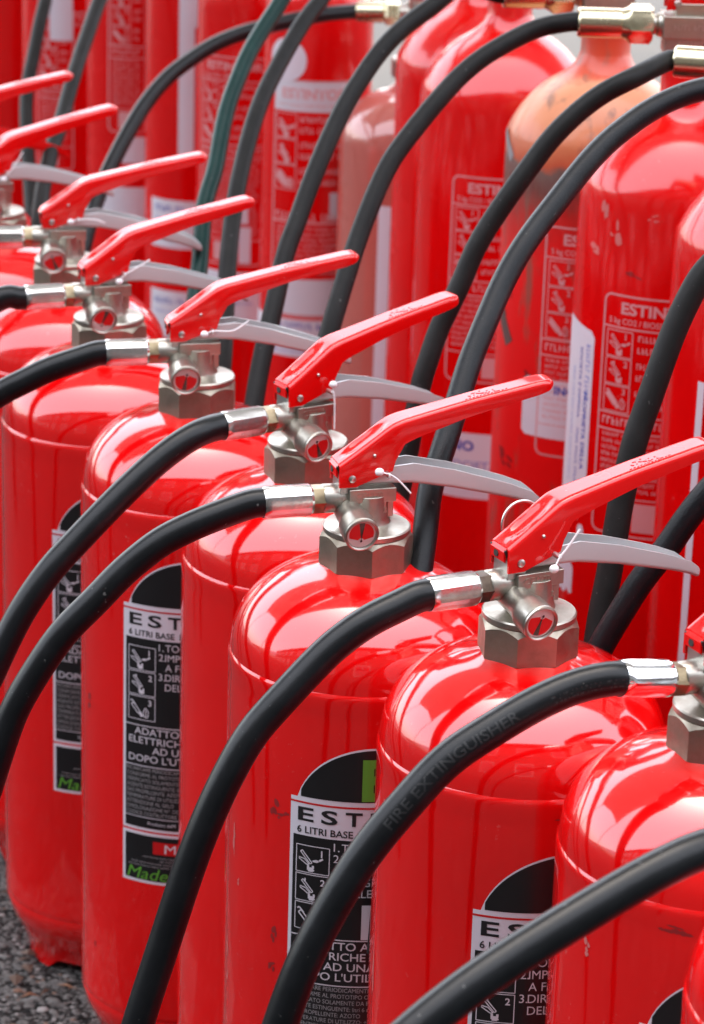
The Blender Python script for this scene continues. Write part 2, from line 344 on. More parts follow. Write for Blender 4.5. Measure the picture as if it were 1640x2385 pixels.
# ------------------------------------------------------------------ ground
def ground():
    mb = MB(); S = 60
    mb.add([(-S, -S, 0), (S, -S, 0), (S, S, 0), (-S, S, 0)], [(0, 1, 2, 3)])
    m, nt, b = mat('asphalt', (.09, .088, .082), .9, spec=.12)
    tc = nd(nt, 'ShaderNodeTexCoord'); v = tc.outputs['Object']
    vo = nd(nt, 'ShaderNodeTexVoronoi'); vo.inputs['Scale'].default_value = 150; nt.links.new(v, vo.inputs['Vector'])
    n = tex_noise(nt, 3, 6, .6, v)
    sep = nd(nt, 'ShaderNodeSeparateColor'); nt.links.new(vo.outputs['Color'], sep.inputs[0])
    c = ramp(nt, sep.outputs[0], [(0, (.010, .0098, .0095)), (.45, (.016, .0156, .015)), (.85, (.042, .040, .038)), (1, (.12, .115, .11))])
    big = mixc(nt, ramp(nt, n.outputs[0], [(.4, (0, 0, 0)), (.7, (.6,)*3)]).outputs[0], c.outputs[0], (.028, .026, .024))
    nt.links.new(big, b.inputs['Base Color'])
    inv = nd(nt, 'ShaderNodeMath'); inv.operation = 'SUBTRACT'; inv.inputs[0].default_value = 1; nt.links.new(vo.outputs['Distance'], inv.inputs[1])
    bump(nt, b, inv.outputs[0], .9, .004); M['asphalt'] = m
    tag(mb.build('ground', 'asphalt', smooth=0), kind='structure')
    pv = MB(); pv.box((0, 34, .002), (116, 58, .004)); M['paving'] = mat('pale_paving', (.24, .225, .20), .9)[0]; nt = M['paving'].node_tree; n = tex_noise(nt, 1.3, 4, .6, nd(nt, 'ShaderNodeTexCoord').outputs['Object']); nt.links.new(ramp(nt, n.outputs[0], [(.35, (.070, .067, .062)), (.65, (.098, .090, .078))]).outputs[0], nt.nodes['Principled BSDF'].inputs['Base Color'])
    tag(pv.build('pavement', 'paving', smooth=0), kind='structure')
    rnd = random.Random(3)
    for nm in ('dark', 'grey', 'pale', 'rust'): M['stone_'+nm] = mat('stone_'+nm, {'dark': (.085, .083, .079), 'grey': (.125, .122, .116), 'pale': (.27, .26, .25), 'rust': (.16, .085, .055)}[nm], .8)[0]
    g = MB()
    for i in range(15000):
        x = rnd.uniform(-.38, -.05); y = rnd.uniform(1.74, 2.35); s = rnd.uniform(.0008, .0019)*(2.2 if rnd.random() < .06 else 1)
        g.k = rnd.choices((0, 1, 2, 3), (5, 7, .7, .4))[0]
        a = rnd.uniform(0, 6.3); n = 6; fl = rnd.uniform(.25, .55); vs = []
        for ring, (rr, zz) in enumerate(((1, -.2), (.95, .35), (.5, .85))):
            for q in range(n):
                an = a+q*2*math.pi/n; e = s*rr*rnd.uniform(.75, 1.2); vs.append((x+e*math.cos(an)*1.25, y+e*math.sin(an), zz*s*fl))
        fs = [(k*n+q, k*n+(q+1) % n, (k+1)*n+(q+1) % n, (k+1)*n+q) for k in range(2) for q in range(n)]+[tuple(2*n+q for q in range(n))]
        g.add(vs, fs)
    tag(g.build('gravel_chips', ['stone_dark', 'stone_grey', 'stone_pale', 'stone_rust'], smooth=0), 'loose grey stone chips in the asphalt by the extinguisher feet', 'gravel', kind='stuff')
    M['leaf'] = mat('dry_leaf', (.26, .12, .06), .7)[0]; M['leaf_dark'] = mat('dead_leaf', (.11, .07, .05), .8)[0]
    l = MB()
    for i in range(230):
        x = rnd.uniform(-.4, .0); y = rnd.uniform(1.74, 2.4); a = rnd.uniform(0, 6.3); L = rnd.uniform(.006, .02); wd = rnd.uniform(.0008, .0016) if i % 3 else L*.35
        l.k = i % 2; d = Vector((math.cos(a), math.sin(a), 0)); nn = Vector((-d.y, d.x, 0)); z0 = rnd.uniform(.002, .004); up = Vector((0, 0, rnd.uniform(.001, .004)))
        p = Vector((x, y, z0)); vs = [p, p+d*L*.5+nn*wd+up, p+d*L+up*.3, p+d*L*.5-nn*wd+up*.8, p+d*L*.5+up*1.5]
        l.add(vs, [(0, 3, 4), (3, 2, 4), (2, 1, 4), (1, 0, 4)])
    tag(l.build('leaf_litter', ['leaf', 'leaf_dark'], smooth=0), 'dry brown leaf scraps and needles on the asphalt', 'leaf litter', kind='stuff')
ground()

# ------------------------------------------------------------------ what the glossy domes mirror: house front behind the viewer, stall roof above
def surroundings():
    M['render_wall'] = mat('house_stone', (.05, .047, .042), .9)[0]; M['win_glass'] = mat('window_glass', (.03, .035, .04), .08)[0]; M['win_frame'] = mat('window_frame', (.3, .29, .27), .6)[0]
    M['roof_tile'] = mat('roof_tile', (.16, .07, .045), .8)[0]; cm, cnt, cb = mat('stall_canvas', (.7, .68, .65), .8); tl = nd(cnt, 'ShaderNodeBsdfTranslucent'); tl.inputs[0].default_value = (.5, .49, .47, 1); mx = nd(cnt, 'ShaderNodeMixShader'); mx.inputs[0].default_value = .55; cnt.links.new(cb.outputs[0], mx.inputs[1]); cnt.links.new(tl.outputs[0], mx.inputs[2]); cnt.links.new(mx.outputs[0], cnt.nodes['Material Output'].inputs[0]); M['canvas'] = cm; M['alu'] = mat('stall_frame', (.5, .5, .5), .4, 1)[0]
    t = thing('house', 'long dark house front behind the viewer, mirrored low in the glossy domes', 'house', (0, -3.2, 0))
    b = MB(); b.box((0, -2, 2.75), (52, 4, 5.5)); b.build('wall', 'render_wall', t, smooth=0)
    b = MB(); b.add([(-26.3, .35, 5.45), (26.3, .35, 5.45), (26.3, -2, 6.4), (-26.3, -2, 6.4), (-26.3, -4.3, 5.45), (26.3, -4.3, 5.45), (-26.3, .35, 5.3), (26.3, .35, 5.3), (-26.3, -4.3, 5.3), (26.3, -4.3, 5.3)], [(0, 1, 2, 3), (3, 2, 5, 4), (0, 6, 7, 1), (4, 5, 9, 8), (6, 8, 9, 7), (0, 3, 4, 8, 6), (1, 7, 9, 5, 2)]); b.build('roof', 'roof_tile', t, smooth=0)
    fb = MB(); gb_ = MB()
    for i in range(-9, 10):
        for z in (1.5, 4.0):
            f = MB(); f.box((i*2.6, .03, z), (1.15, .06, 1.5)); o = f.build('window', 'win_frame', t, smooth=0)
            g = MB(); g.box((i*2.6, .064, z), (.98, .012, 1.32)); g.build('pane', 'win_glass', o, smooth=0)
    t = thing('market_stall_roof', 'pale canvas stall roof above the rear rank, its straight edge mirrored in the domes', 'canopy', (0, 2.15, 0))
    b = MB(); b.add([(-5, 0, 3.55), (5, 0, 3.55), (5, 1.3, 3.95), (-5, 1.3, 3.95), (-5, 2.6, 3.55), (5, 2.6, 3.55), (-5, 0, 3.35), (5, 0, 3.35), (-5, 2.6, 3.35), (5, 2.6, 3.35)], [(0, 1, 2, 3), (3, 2, 5, 4), (0, 6, 7, 1), (4, 5, 9, 8)])
    o = b.build('canvas_roof', 'canvas', t, smooth=0); m_ = o.modifiers.new('thick', 'SOLIDIFY'); m_.thickness = .004
    for x in (-5, 5):
        for y in (.02, 2.58):
            p = MB(); p.cyl((x, y, 0), (x, y, 3.55), .03, n=12); p.build('post', 'alu', t)
    for y in (.02, 2.58): p = MB(); p.cyl((-5, y, 3.5), (5, y, 3.5), .02, n=10); p.build('beam', 'alu', t)
surroundings()

# ------------------------------------------------------------------ short foam extinguisher, prototype parts
NB = .490                                     # height of the collar nut's underside
def super_dome(a, b, z0, n, r_end, pw=2.2):
    out = []
    for i in range(n+1):
        t = math.pi/2*i/n; r = a*math.cos(t)**(2/pw); z = b*math.sin(t)**(2/pw)
        if r < r_end: break
        out.append((r, z0+z))
    return out
def body_mesh():
    mb = MB()
    prof = [(.010, .034), (.050, .034), (.0660, .0335), (.0732, .0335), (.0768, .0400), (.0790, .0480), (.0797, .0535), (.0793, .055), (.0800, .0575), (.0800, .06)]
    prof += [(.0800, .06+(.362)*k/8) for k in range(1, 8)]
    prof += [(.0800, .4222), (.0799, .4245), (.0801, .4270), (.0801, .4340), (.0800, .4360), (.0796, .4374), (.0789, .4384)]
    dm = super_dome(.0788, .0545, .4384, 30, .030)[1:]
    prof += dm; r, z = dm[-1]
    prof += [(.0275, z+.0012), (.0248, z+.0022), (.0228, z+.0038), (.0222, z+.006), (.0222, z+.010)]
    mb.lathe(prof, 96)
    # scalloped foot ring
    n = 120; m = 8; vs = []; fs = []
    skirt = [(.0732, .0335), (.0712, .0290), (.0688, .0240), (.0664, .0190), (.0645, .0140), (.0630, .0090), (.0622, .0045), (.0618, .0)]
    for off in (0, .0022):
        for k in range(m):
            for i in range(n):
                a = 2*math.pi*i/n; c = math.cos(3*(a+math.pi/2)); cut = max(0, min(1, (c-.15)*1.4)); cut = cut*cut*(3-2*cut)
                t = k*(1-.34*cut); k0 = min(int(t), m-2); q = t-k0; r = skirt[k0][0]*(1-q)+skirt[k0+1][0]*q; z = skirt[k0][1]*(1-q)+skirt[k0+1][1]*q
                vs.append(((r-off)*math.cos(a), (r-off)*math.sin(a), z))
    for o in (0, m*n):
        for k in range(m-1):
            for i in range(n): fs.append((o+k*n+i, o+k*n+(i+1) % n, o+(k+1)*n+(i+1) % n, o+(k+1)*n+i))
    for i in range(n): fs.append(((m-1)*n+i, (m-1)*n+(i+1) % n, (2*m-1)*n+(i+1) % n, (2*m-1)*n+i))
    mb.add(vs, fs)
    return mb
def octagon_nut(mb, z0, h, rc, n=8, sub=6, rot=0):
    ap = rc*math.cos(math.pi/n); rings = []
    def ring(fr, fz):
        o = []
        for i in range(n*sub):
            a = 2*math.pi*i/(n*sub); d = (a % (2*math.pi/n))-math.pi/n; rr = ap/math.cos(d); o.append((fr(rr), a+rot, fz(rr)))
        return o
    rt_ = ap*.985
    sq = lambda rr: max(0, rr-rt_)
    rings.append(ring(lambda r: min(r, ap*.99), lambda r: z0))
    rings.append(ring(lambda r: r, lambda r: z0+sq(r)*.5))
    rings.append(ring(lambda r: r, lambda r: z0+h-sq(r)*1.25-.0004))
    rings.append(ring(lambda r: rt_, lambda r: z0+h))
    m = n*sub; vs = [(r*math.cos(a), r*math.sin(a), z) for g in rings for r, a, z in g]
    fs = [(k*m+i, k*m+(i+1) % m, (k+1)*m+(i+1) % m, (k+1)*m+i) for k in range(3) for i in range(m)]+[tuple(range(m-1, -1, -1)), tuple(3*m+i for i in range(m))]
    mb.add(vs, fs)
LP = lambda u, y, h: (u, y, NB+h)             # valve coordinates: along lever, sideways, above nut
def valve_mesh():
    mb = MB()
    z = NB+.021
    mb.lathe([(.001, z), (.0252, z), (.0258, z+.0008), (.0258, z+.0034), (.0250, z+.0042), (.0165, z+.0052), (.0140, z+.0066), (.0128, z+.010), (.0125, z+.024), (.001, z+.024)], 48)
    mb.box(LP(-.0002, 0, .0458), (.0285, .0215, .0084))
    mb.box(LP(.0062, 0, .0385), (.0042, .0210, .0075)); mb.box(LP(.0105, 0, .037), (.006, .015, .012)); mb.box(LP(-.006, 0, .036), (.013, .016, .014))
    mb.cyl(LP(-.006, 0, .0425), LP(-.0282, 0, .0425), .0, n=28, stops=[(0, .0078), (.3, .0080), (.55, .0086), (.95, .0086), (1, .0080)])
    a, b = Vector(LP(-.0135, .004, .0375)), Vector(LP(-.0135, -.0335, .0312))
    mb.cyl(a, b, .0, n=32, stops=[(0, .0078), (.45, .0082), (.60, .0088), (.66, .0100), (.72, .0103), (.985, .0103), (1, .0098)])
    mb.cyl(LP(-.0135, -.0195, .0338), LP(-.0215, -.0195, .0325), .0042, n=16)
    return mb
G_A = Vector(LP(-.0135, .004, .0375)); G_B = Vector(LP(-.0135, -.0335, .0312)); G_D = (G_B-G_A).normalized()
def gauge(parent):
    e1 = Vector((1, 0, 0)); e1 = (e1-G_D*e1.dot(G_D)).normalized(); e2 = G_D.cross(e1)
    P = lambda x, y, l: Vector((x, y, l))
    mb = MB(); n = 40
    prof = [(.0098, -.0006), (.0103, .0004), (.0101, .0014), (.0093, .0018), (.0086, .0012), (.0084, .0001)]
    vs = [P(r*math.cos(2*math.pi*i/n), r*math.sin(2*math.pi*i/n), l) for r, l in prof for i in range(n)]
    mb.add(vs, [(k*n+i, k*n+(i+1) % n, (k+1)*n+(i+1) % n, (k+1)*n+i) for k in range(len(prof)-1) for i in range(n)])
    g = mb.build('pressure_gauge', 'nickel', parent)
    d = MB(); d.add([P(.0085*math.cos(2*math.pi*i/n), .0085*math.sin(2*math.pi*i/n), .0002) for i in range(n)], [tuple(range(n))], 0)
    def wedge(a0, a1, mi, r_in=.0038, l=.00035):
        vs = []; m = 8
        for i in range(m+1):
            t = R(a0+(a1-a0)*i/m); c, s_ = math.cos(t), math.sin(t); oy = -.0042
            bq = oy*s_; ro = -bq+math.sqrt(bq*bq-(oy*oy-.0074**2)); vs += [P(r_in*c, oy+r_in*s_, l), P(ro*c, oy+ro*s_, l)]
        d.add(vs, [(2*i, 2*i+1, 2*i+3, 2*i+2) for i in range(m)], mi)
    wedge(99, 164, 1, .0018); wedge(16, 81, 1, .0018); wedge(81, 99, 2, .0018)
    d.build('dial', ['dial_white', 'dial_red', 'dial_green'], g, smooth=0)
    nd_ = MB(); a = R(84)
    put_line(nd_, [(-.001*math.cos(a), -.0042-.001*math.sin(a)), (.0085*math.cos(a), -.0042+.0085*math.sin(a))], .00035, lambda x, y: P(x, y, .0006))
    nd_.add([P(.0008*math.cos(i), -.0042+.0008*math.sin(i), .0007) for i in (0, 1.05, 2.1, 3.14, 4.2, 5.25)], [tuple(range(6))])
    nd_.build('needle', 'text_black', g, smooth=0)
    gl = MB(); gl.add([P(.0086*math.cos(2*math.pi*i/n), .0086*math.sin(2*math.pi*i/n), .0012) for i in range(n)]+[P(.0086*math.cos(2*math.pi*i/n), .0086*math.sin(2*math.pi*i/n), .0009) for i in range(n)],
        [tuple(range(n)), tuple(range(2*n-1, n-1, -1))]+[(i, n+i, n+(i+1) % n, (i+1) % n) for i in range(n)])
    gl.build('glass', 'glass', g, smooth=0)
    g.location = G_B; g.rotation_mode = 'QUATERNION'; g.rotation_quaternion = Matrix((e1, e2, G_D)).transposed().to_quaternion()
    return g
def lerp_tab(tab, u):
    if u <= tab[0][0]: return tab[0][1]
    for (a, x), (b, y) in zip(tab, tab[1:]):
        if u <= b: return x+(y-x)*(u-a)/(b-a)
    return tab[-1][1]
def channel(mb, us, top, bot, width, t, rad, flip=False, nw=10, shape=None):
    """pressed-sheet channel along u: closed U section swept through the stations us"""
    secs = []
    for u in us:
        ht, hb = top(u), bot(u); wd = width(u)/2; rr = min(rad, wd*.9, max(.0006, (ht-hb)*.9))
        def prof(wd, hcap, rr):
            p = [(-wd, hb)]
            p += [(-wd+rr-rr*math.cos(R(a)), hcap-rr+rr*math.sin(R(a))) for a in (0, 22, 45, 68, 90)]
            p += [(-wd+rr+(2*wd-2*rr)*k/nw, hcap) for k in range(1, nw)]
            p += [(wd-rr+rr*math.sin(R(a)), hcap-rr+rr*math.cos(R(a))) for a in (0, 22, 45, 68, 90)]
            p.append((wd, hb)); return p
        o = prof(wd, ht, rr); i_ = prof(wd-t, ht-t, max(.0003, rr-t))
        if shape: o = [(y, h+shape(u, y)*(1 if h > ht-.0015 else 0)) for y, h in o]; i_ = [(y, h+shape(u, y)*(1 if h > ht-t-.0015 else 0)) for y, h in i_]
        sec = o+i_[::-1]
        if flip: sec = [(y, ht+hb-h) for y, h in sec]
        secs.append([(u, y, NB+h) for y, h in sec])
    n = len(secs[0]); vs = [v for s_ in secs for v in s_]
    fs = [(k*n+i, k*n+(i+1) % n, (k+1)*n+(i+1) % n, (k+1)*n+i) for k in range(len(secs)-1) for i in range(n)]
    h = n//2
    for base in (0, (len(secs)-1)*n):
        for i in range(h-1): fs.append((base+i, base+i+1, base+n-2-i, base+n-1-i))
    mb.add(vs, fs)
LT = [(-.0205, .0655), (-.012, .0712), (.0, .0797), (.008, .0855), (.012, .0880), (.018, .0902), (.030, .0930), (.060, .1000), (.100, .1082), (.1065, .1090), (.109, .1082), (.1105, .1066)]
LB = [(-.0205, .0515), (-.0107, .0515), (.0115, .0600), (.0132, .0662), (.0184, .0757), (.022, .0775), (.0257, .0790), (.060, .0905), (.100, .1005), (.1075, .1030), (.1105, .1052)]
def lever_mesh():
    mb = MB()
    us = [-.0205, -.0195, -.0165, -.0135, -.0107, -.008, -.005, -.002, .001, .004, .007, .0095, .0115, .0132, .0155, .0184, .022, .0257, .031, .038, .046, .054, .062, .07, .078, .086, .094, .1, .1035, .1062, .108, .1093, .1101, .1105]
    wid = lambda u: .0200 if u < .014 else (.0200-.0025*min(1, (u-.014)/.03) if u < .1035 else .0175*math.sqrt(max(.16, 1-((u-.1035)/.0075)**2)))
    def dim(u, y):
        d = ((u+.0035)/.0115)**2+(y/.0058)**2
        return -.0026*max(0, 1-d)**.4 if d < 1 else 0
    channel(mb, us, lambda u: lerp_tab(LT, u), lambda u: lerp_tab(LB, u), wid, .0014, .0032, nw=14, shape=dim)
    # folded nose lip with its corner reliefs
    for y0, y1 in ((-.0072, .0072),):
        a, b, c = (-.0200, .0655), (-.0222, .0630), (-.0216, .0572)
        vs = []
        for (u, h), dd in ((a, 0), (b, 0), (c, .0006)):
            for y in (y0+dd, y1-dd): vs += [LP(u, y, h), LP(u+.0013, y, h-.0008)]
        mb.add(vs, [(0, 2, 6, 4), (4, 6, 10, 8), (1, 5, 7, 3), (5, 9, 11, 7), (8, 10, 11, 9), (0, 4, 5, 1), (4, 8, 9, 5), (2, 3, 7, 6), (6, 7, 11, 10), (0, 1, 3, 2)])
    return mb
HT = [(-.011, .0590), (.012, .0620), (.025, .0632), (.05, .0578), (.075, .0502), (.086, .0465), (.092, .0440), (.098, .0415), (.103, .0378), (.107, .0338)]
HB = [(-.011, .0520), (.012, .0515), (.025, .0508), (.05, .0464), (.075, .0404), (.086, .0376), (.092, .0358), (.098, .0338), (.103, .0312), (.107, .0294)]
def handle_mesh():
    mb = MB()
    us = [-.011, -.004, .004, .012, .019, .025, .032, .04, .05, .06, .068, .075, .081, .086, .09, .094, .098, .101, .1035, .1055, .107]
    wid = lambda u: .0160+(.0025*max(0, min(1, (u-.02)/.04))) if u < .097 else .0185*math.sqrt(max(.16, 1-((u-.097)/.0105)**2))
    channel(mb, us, lambda u: lerp_tab(HT, u), lambda u: lerp_tab(HB, u), wid, .0013, .0026, flip=True)
    return mb
def bracket_mesh():
    mb = MB(); vs = []; n = 7
    pr = [(-.0078, .047)]+[(-.0078+.003-.003*math.cos(R(a)), .0612+.003*math.sin(R(a))) for a in range(0, 91, 15)]+[(.0078-.003+.003*math.sin(R(a)), .0612+.003*math.cos(R(a))) for a in range(0, 91, 15)]+[(.0078, .047)]
    k = len(pr); vs = [LP(-.0193, y, h) for y, h in pr]+[LP(-.0181, y, h) for y, h in pr]
    mb.add(vs, [tuple(range(k)), tuple(range(2*k-1, k-1, -1))]+[(i, k+i, k+(i+1) % k, (i+1) % k) for i in range(k)])
    for s in (-1, 1): mb.box(LP(-.0135, s*.0072, .0535), (.0105, .0012, .013))
    return mb
def ferrule_parts(parent, fit_mat, fer_mat, tilt, u0=-.0282, h=.0425, sides=8, k=1.0, wrinkle=.0, frot=-.2):
    """hex fitting and crimped sleeve; returns the sleeve's open end and its direction"""
    d = Vector((-math.cos(tilt), 0, math.sin(tilt))); p = Vector(LP(u0, 0, h))
    def sect(a, b, stops, n, rot, nm, m):
        mb = MB(); q = d.to_track_quat('Z', 'Y'); A, B = p+d*a, p+d*b; vs = []; N = n*6
        for t, r, rd in stops:
            for i in range(N):
                an = 2*math.pi*i/N; dd = (an % (2*math.pi/n))-math.pi/n; rr = r*(rd+(1-rd)*math.cos(math.pi/n)/math.cos(dd))
                rr *= 1+wrinkle*noise.noise(Vector((math.cos(an)*3, math.sin(an)*3, t*5)))
                vs.append(A+(B-A)*t+q @ Vector((rr*math.cos(an+rot), rr*math.sin(an+rot), 0)))
        fs = [(j*N+i, j*N+(i+1) % N, (j+1)*N+(i+1) % N, (j+1)*N+i) for j in range(len(stops)-1) for i in range(N)]+[tuple(range(N-1, -1, -1)), tuple((len(stops)-1)*N+i for i in range(N))]
        mb.add(vs, fs); return mb.build(nm, m, parent, smooth=22)
    sect(-.002, .0075*k, [(0, .0084*k, .9), (.22, .0086*k, 0), (.85, .0086*k, 0), (1, .0080*k, .9)], 6, 0, 'hose_fitting', fit_mat)
    sect(.0062*k, .0355*k, [(0, .0084*k, 1), (.05, .0094*k, .8), (.14, .0098*k, .12), (.86, .0098*k, .12), (.95, .0096*k, .6), (1, .0090*k, 1)], sides, frot, 'ferrule', fer_mat)
    return p+d*.0345*k, d

proto = {}
P0 = bpy.data.objects.new('fire_extinguisher', None); COL.objects.link(P0)
proto['body'] = body_mesh().build('cylinder', 'red', P0, smooth=25)
nb = MB(); octagon_nut(nb, NB, .021, .0278); proto['nut'] = nb.build('collar_nut', 'nut', P0, smooth=20, bevel=.0003)
proto['valve'] = valve_mesh().build('valve_body', 'nickel', P0, smooth=30, bevel=.0005)
tx = MB(); put_text(tx, 'CE1370', .0036, -.0105, NB+.0440, lambda x, z: (x, -.01085, z), bold=.01, width=.0165); put_text(tx, 'RS', .0028, .0047, NB+.0352, lambda x, z: (x, -.0107, z), bold=.01)
ttm = tx.build('cast_lettering', 'nickel', proto['valve'], smooth=0)
sm = ttm.modifiers.new('depth', 'SOLIDIFY'); sm.thickness = .0005; sm.offset = 0
proto['gauge'] = gauge(P0)
proto['bracket'] = bracket_mesh().build('handle_bracket', 'zinc', P0, smooth=30, bevel=.0003)
proto['lever'] = lever_mesh().build('squeeze_lever', 'lever', P0, smooth=40)
hb = MB(); hb.cyl(LP(-.0223, .001, .0606), LP(-.0208, .001, .0604), .0022, n=14)  # solid dark discs: the shade inside the nose holes is put into their colour
for y in (-.0072, .0072): hb.cyl(LP(-.0214, y, .0640), LP(-.0195, y, .0600), .0009, n=8)
hb.build('nose_hole_discs', 'hole_shade', proto['lever'], smooth=0)
em = MB(); rr_ = random.Random(5)
emb = lambda x, y: (x, y, NB+lerp_tab(LT, x)+.00015)
x = .060
for cw in (.0045, .004, .0042):
    for q in range(5):
        ax, ay = x+rr_.uniform(0, cw), rr_.uniform(-.0028, .0028); put_line(em, [(ax, ay), (ax+rr_.uniform(-.002, .002), ay+rr_.uniform(-.002, .002))], .0007, emb)
    x += cw+.0012
for q in range(12): put_line(em, [(.056+q*.0022, -.0046+rr_.uniform(-.0004, .0004)), (.0572+q*.0022, -.0042)], .0006, emb)
eo = em.build('embossed_mark', 'lever', proto['lever'], smooth=0); sm = eo.modifiers.new('depth', 'SOLIDIFY'); sm.thickness = .00035; sm.offset = 0
proto['handle'] = handle_mesh().build('carry_handle', 'grey_enamel', P0, smooth=40)
rv = MB()
for u, h, r in ((-.0128, .0567, .0023), (.0002, .0702, .0011)):
    rv.cyl(LP(u, -.0098, h), LP(u, -.0113, h), 0, n=16, stops=[(0, r), (.6, r*.95), (1, r*.5)])
proto['rivet'] = rv.build('rivet', 'zinc', P0, smooth=40)
pn = MB(); pn.cyl(LP(.0078, .013, .0590), LP(.0078, -.0165, .0590), 0, n=14, stops=[(0, .0015), (.97, .0015), (1, .0011)])
proto['pin'] = pn.build('safety_pin', 'zinc', P0, smooth=40)

# printed label of the foam extinguishers (white, black, red, green print on one sheet)
LW, LZ1, LZ0 = .100, .3725, .1645
def foam_label(parent):
    rad = .080; rnd = random.Random(11)
    base = MB(); f0 = on_cyl(rad, .00022)
    gapz = .2042
    def X(s): return s-LW/2
    put_quad(base, X(0), LZ0, X(LW), gapz-.0007, f0); put_quad(base, X(0), gapz+.0007, X(LW), LZ1, f0)
    def arch(s, c=.046, h=.035):
        rr = (c*c+h*h)/(2*h); d = LW/2-s
        return math.sqrt(max(0, rr*rr-d*d))-(rr-h)
    n = 40; vs = []; fs = []
    for i in range(n+1):
        s = .004+(LW-.008)*i/n; vs += [f0(X(s), LZ1-.001), f0(X(s), LZ1-.0005+max(0.0, arch(s)))]
    base.add(vs, [(2*i, 2*i+2, 2*i+3, 2*i+1) for i in range(n)])
    sh = base.build('label', 'white', parent, smooth=60)
    ink = MB(); f1 = on_cyl(rad, .00036); f2 = on_cyl(rad, .0005); f3 = on_cyl(rad, .00058)
    K, W_, G_, D_, RD, GR = range(6)
    ink.k = K
    vs = []
    for i in range(n+1):
        s = .0064+(LW-.0128)*i/n; vs += [f1(X(s), LZ1+.0006), f1(X(s), LZ1+.0004+max(0, arch(s)-.0021))]
    ink.add(vs, [(2*i, 2*i+2, 2*i+3, 2*i+1) for i in range(n)])
    put_quad(ink, X(.0022), .2155-.0085, X(LW-.0022), .3486, f1); put_quad(ink, X(.0022), LZ0+.0022, X(LW-.0022), .2035-.0022, f1)
    put_quad(ink, X(0), .3688, X(LW), .3700, f1, RD)
    put_quad(ink, X(.0425), .3738, X(.0490), .4000, f2, GR)
    for zq in (.3738, .3843, .3945): put_quad(ink, X(.0490), zq, X(.0600), zq+.0056, f2, GR)
    for i, ch in enumerate('ESTINT'): put_text(ink, ch, .0082, X(.0049+i*.0143), .3581, f2, bold=.022, width=.0098 if ch != 'I' else .0026, mi=D_)
    put_text(ink, '6 LITRI BASE', .0042, X(.0046), .3504, f2, bold=.014, width=.0335, mi=D_)
    put_text(ink, 'IDRICA', .0042, X(.0415), .3504, f2, bold=.014, width=.017, mi=D_)
    for i in range(3):
        zt = .3425-.0184*i; put_frame(ink, X(.0046), zt-.0172, X(.0248), zt, .0005, f2, mi=W_)
        picto(ink, X(.0052), zt-.0165, .0165, i+1, f2, W_, .0006); put_text(ink, str(i+1), .0040, X(.0198), zt-.0062, f2, bold=.02, mi=W_)
    for i, (a, t) in enumerate((('1.', 'TOGLIERE'), ('2.', 'IMPUGNARE'), ('', 'A FONDO'), ('3.', 'DIRIGERE'), ('', 'DELLE'))):
        zb = .3412-.0072*i
        if a: put_text(ink, a, .0050, X(.0272), zb, f2, mi=W_)
        put_text(ink, t, .0050, X(.0318), zb, f2, xs=.95, mi=W_)
    put_quad(ink, X(.0445), .2835+.0015, X(.066), .3075, f2, W_); put_text(ink, 'C', .014, X(.050), .2895, f3, bold=.02, mi=D_)
    put_quad(ink, X(.0022), .2838, X(LW-.0022), .2845, f2, W_); put_quad(ink, X(.0022), .2536, X(LW-.0022), .2543, f2, W_)
    for i, (t, s0) in enumerate((("ADATTO ALL'USO", .0095), ("ELETTRICHE SOTTO", .0050), ("AD UNA DISTANZA", .0230), ("DOPO L'UTILIZZO", .0050))):
        put_text(ink, t, .0050, X(s0), .2776-.0068*i, f2, bold=.006, xs=1.08, mi=W_)
    for i, t in enumerate(('RICARICARE PERIODICAMENTE, DOPO OGNI', 'CONFORME AL PROTOTIPO OMOLOGATO', 'VERIFICATO SOLAMENTE DA PERSONA COMPETENTE', 'AGENTE ESTINGUENTE: litri 6 miscela', 'GAS PROPELLENTE: AZOTO', 'TEMPERATURE DI UTILIZZO: +0°C +60°C', 'ATTENZIONE AL GELO', 'OMOLOGAZIONE N°: DCPREV.REG', 'CODICE COSTRUTTORE')):
        put_text(ink, t, .0027, X(.0034), .2500-.00418*i, f2, xs=.86, mi=G_)
    put_quad(ink, X(.0022), .2148, X(LW-.0022), .2153, f2, W_); put_text(ink, 'Prodotto da', .0024, X(.0200), .2098, f2, mi=W_); put_text(ink, 'M', .0026, X(.0375), .2098, f2, mi=W_)
    put_quad(ink, X(.024), .1880, X(.066), .1975, f2, RD); put_text(ink, 'M', .0068, X(.0325), .1893, f3, xs=1.25, mi=W_)
    for i, (a, b) in enumerate(((.0165, .062), (.029, .056), (.0075, .07), (.0048, .072))): put_scribble(ink, X(a), X(b), .1846-.0024*i, .0012, f2, rnd, G_)
    put_text(ink, 'Made', .0088, X(.0040), .1676, f2, shear=.28, xs=1.12, mi=GR)
    ink.build('label_print', ['black', 'text_white', 'text_grey', 'text_black', 'red_ink', 'green'], sh, smooth=0)
    return sh
proto['label'] = foam_label(P0)

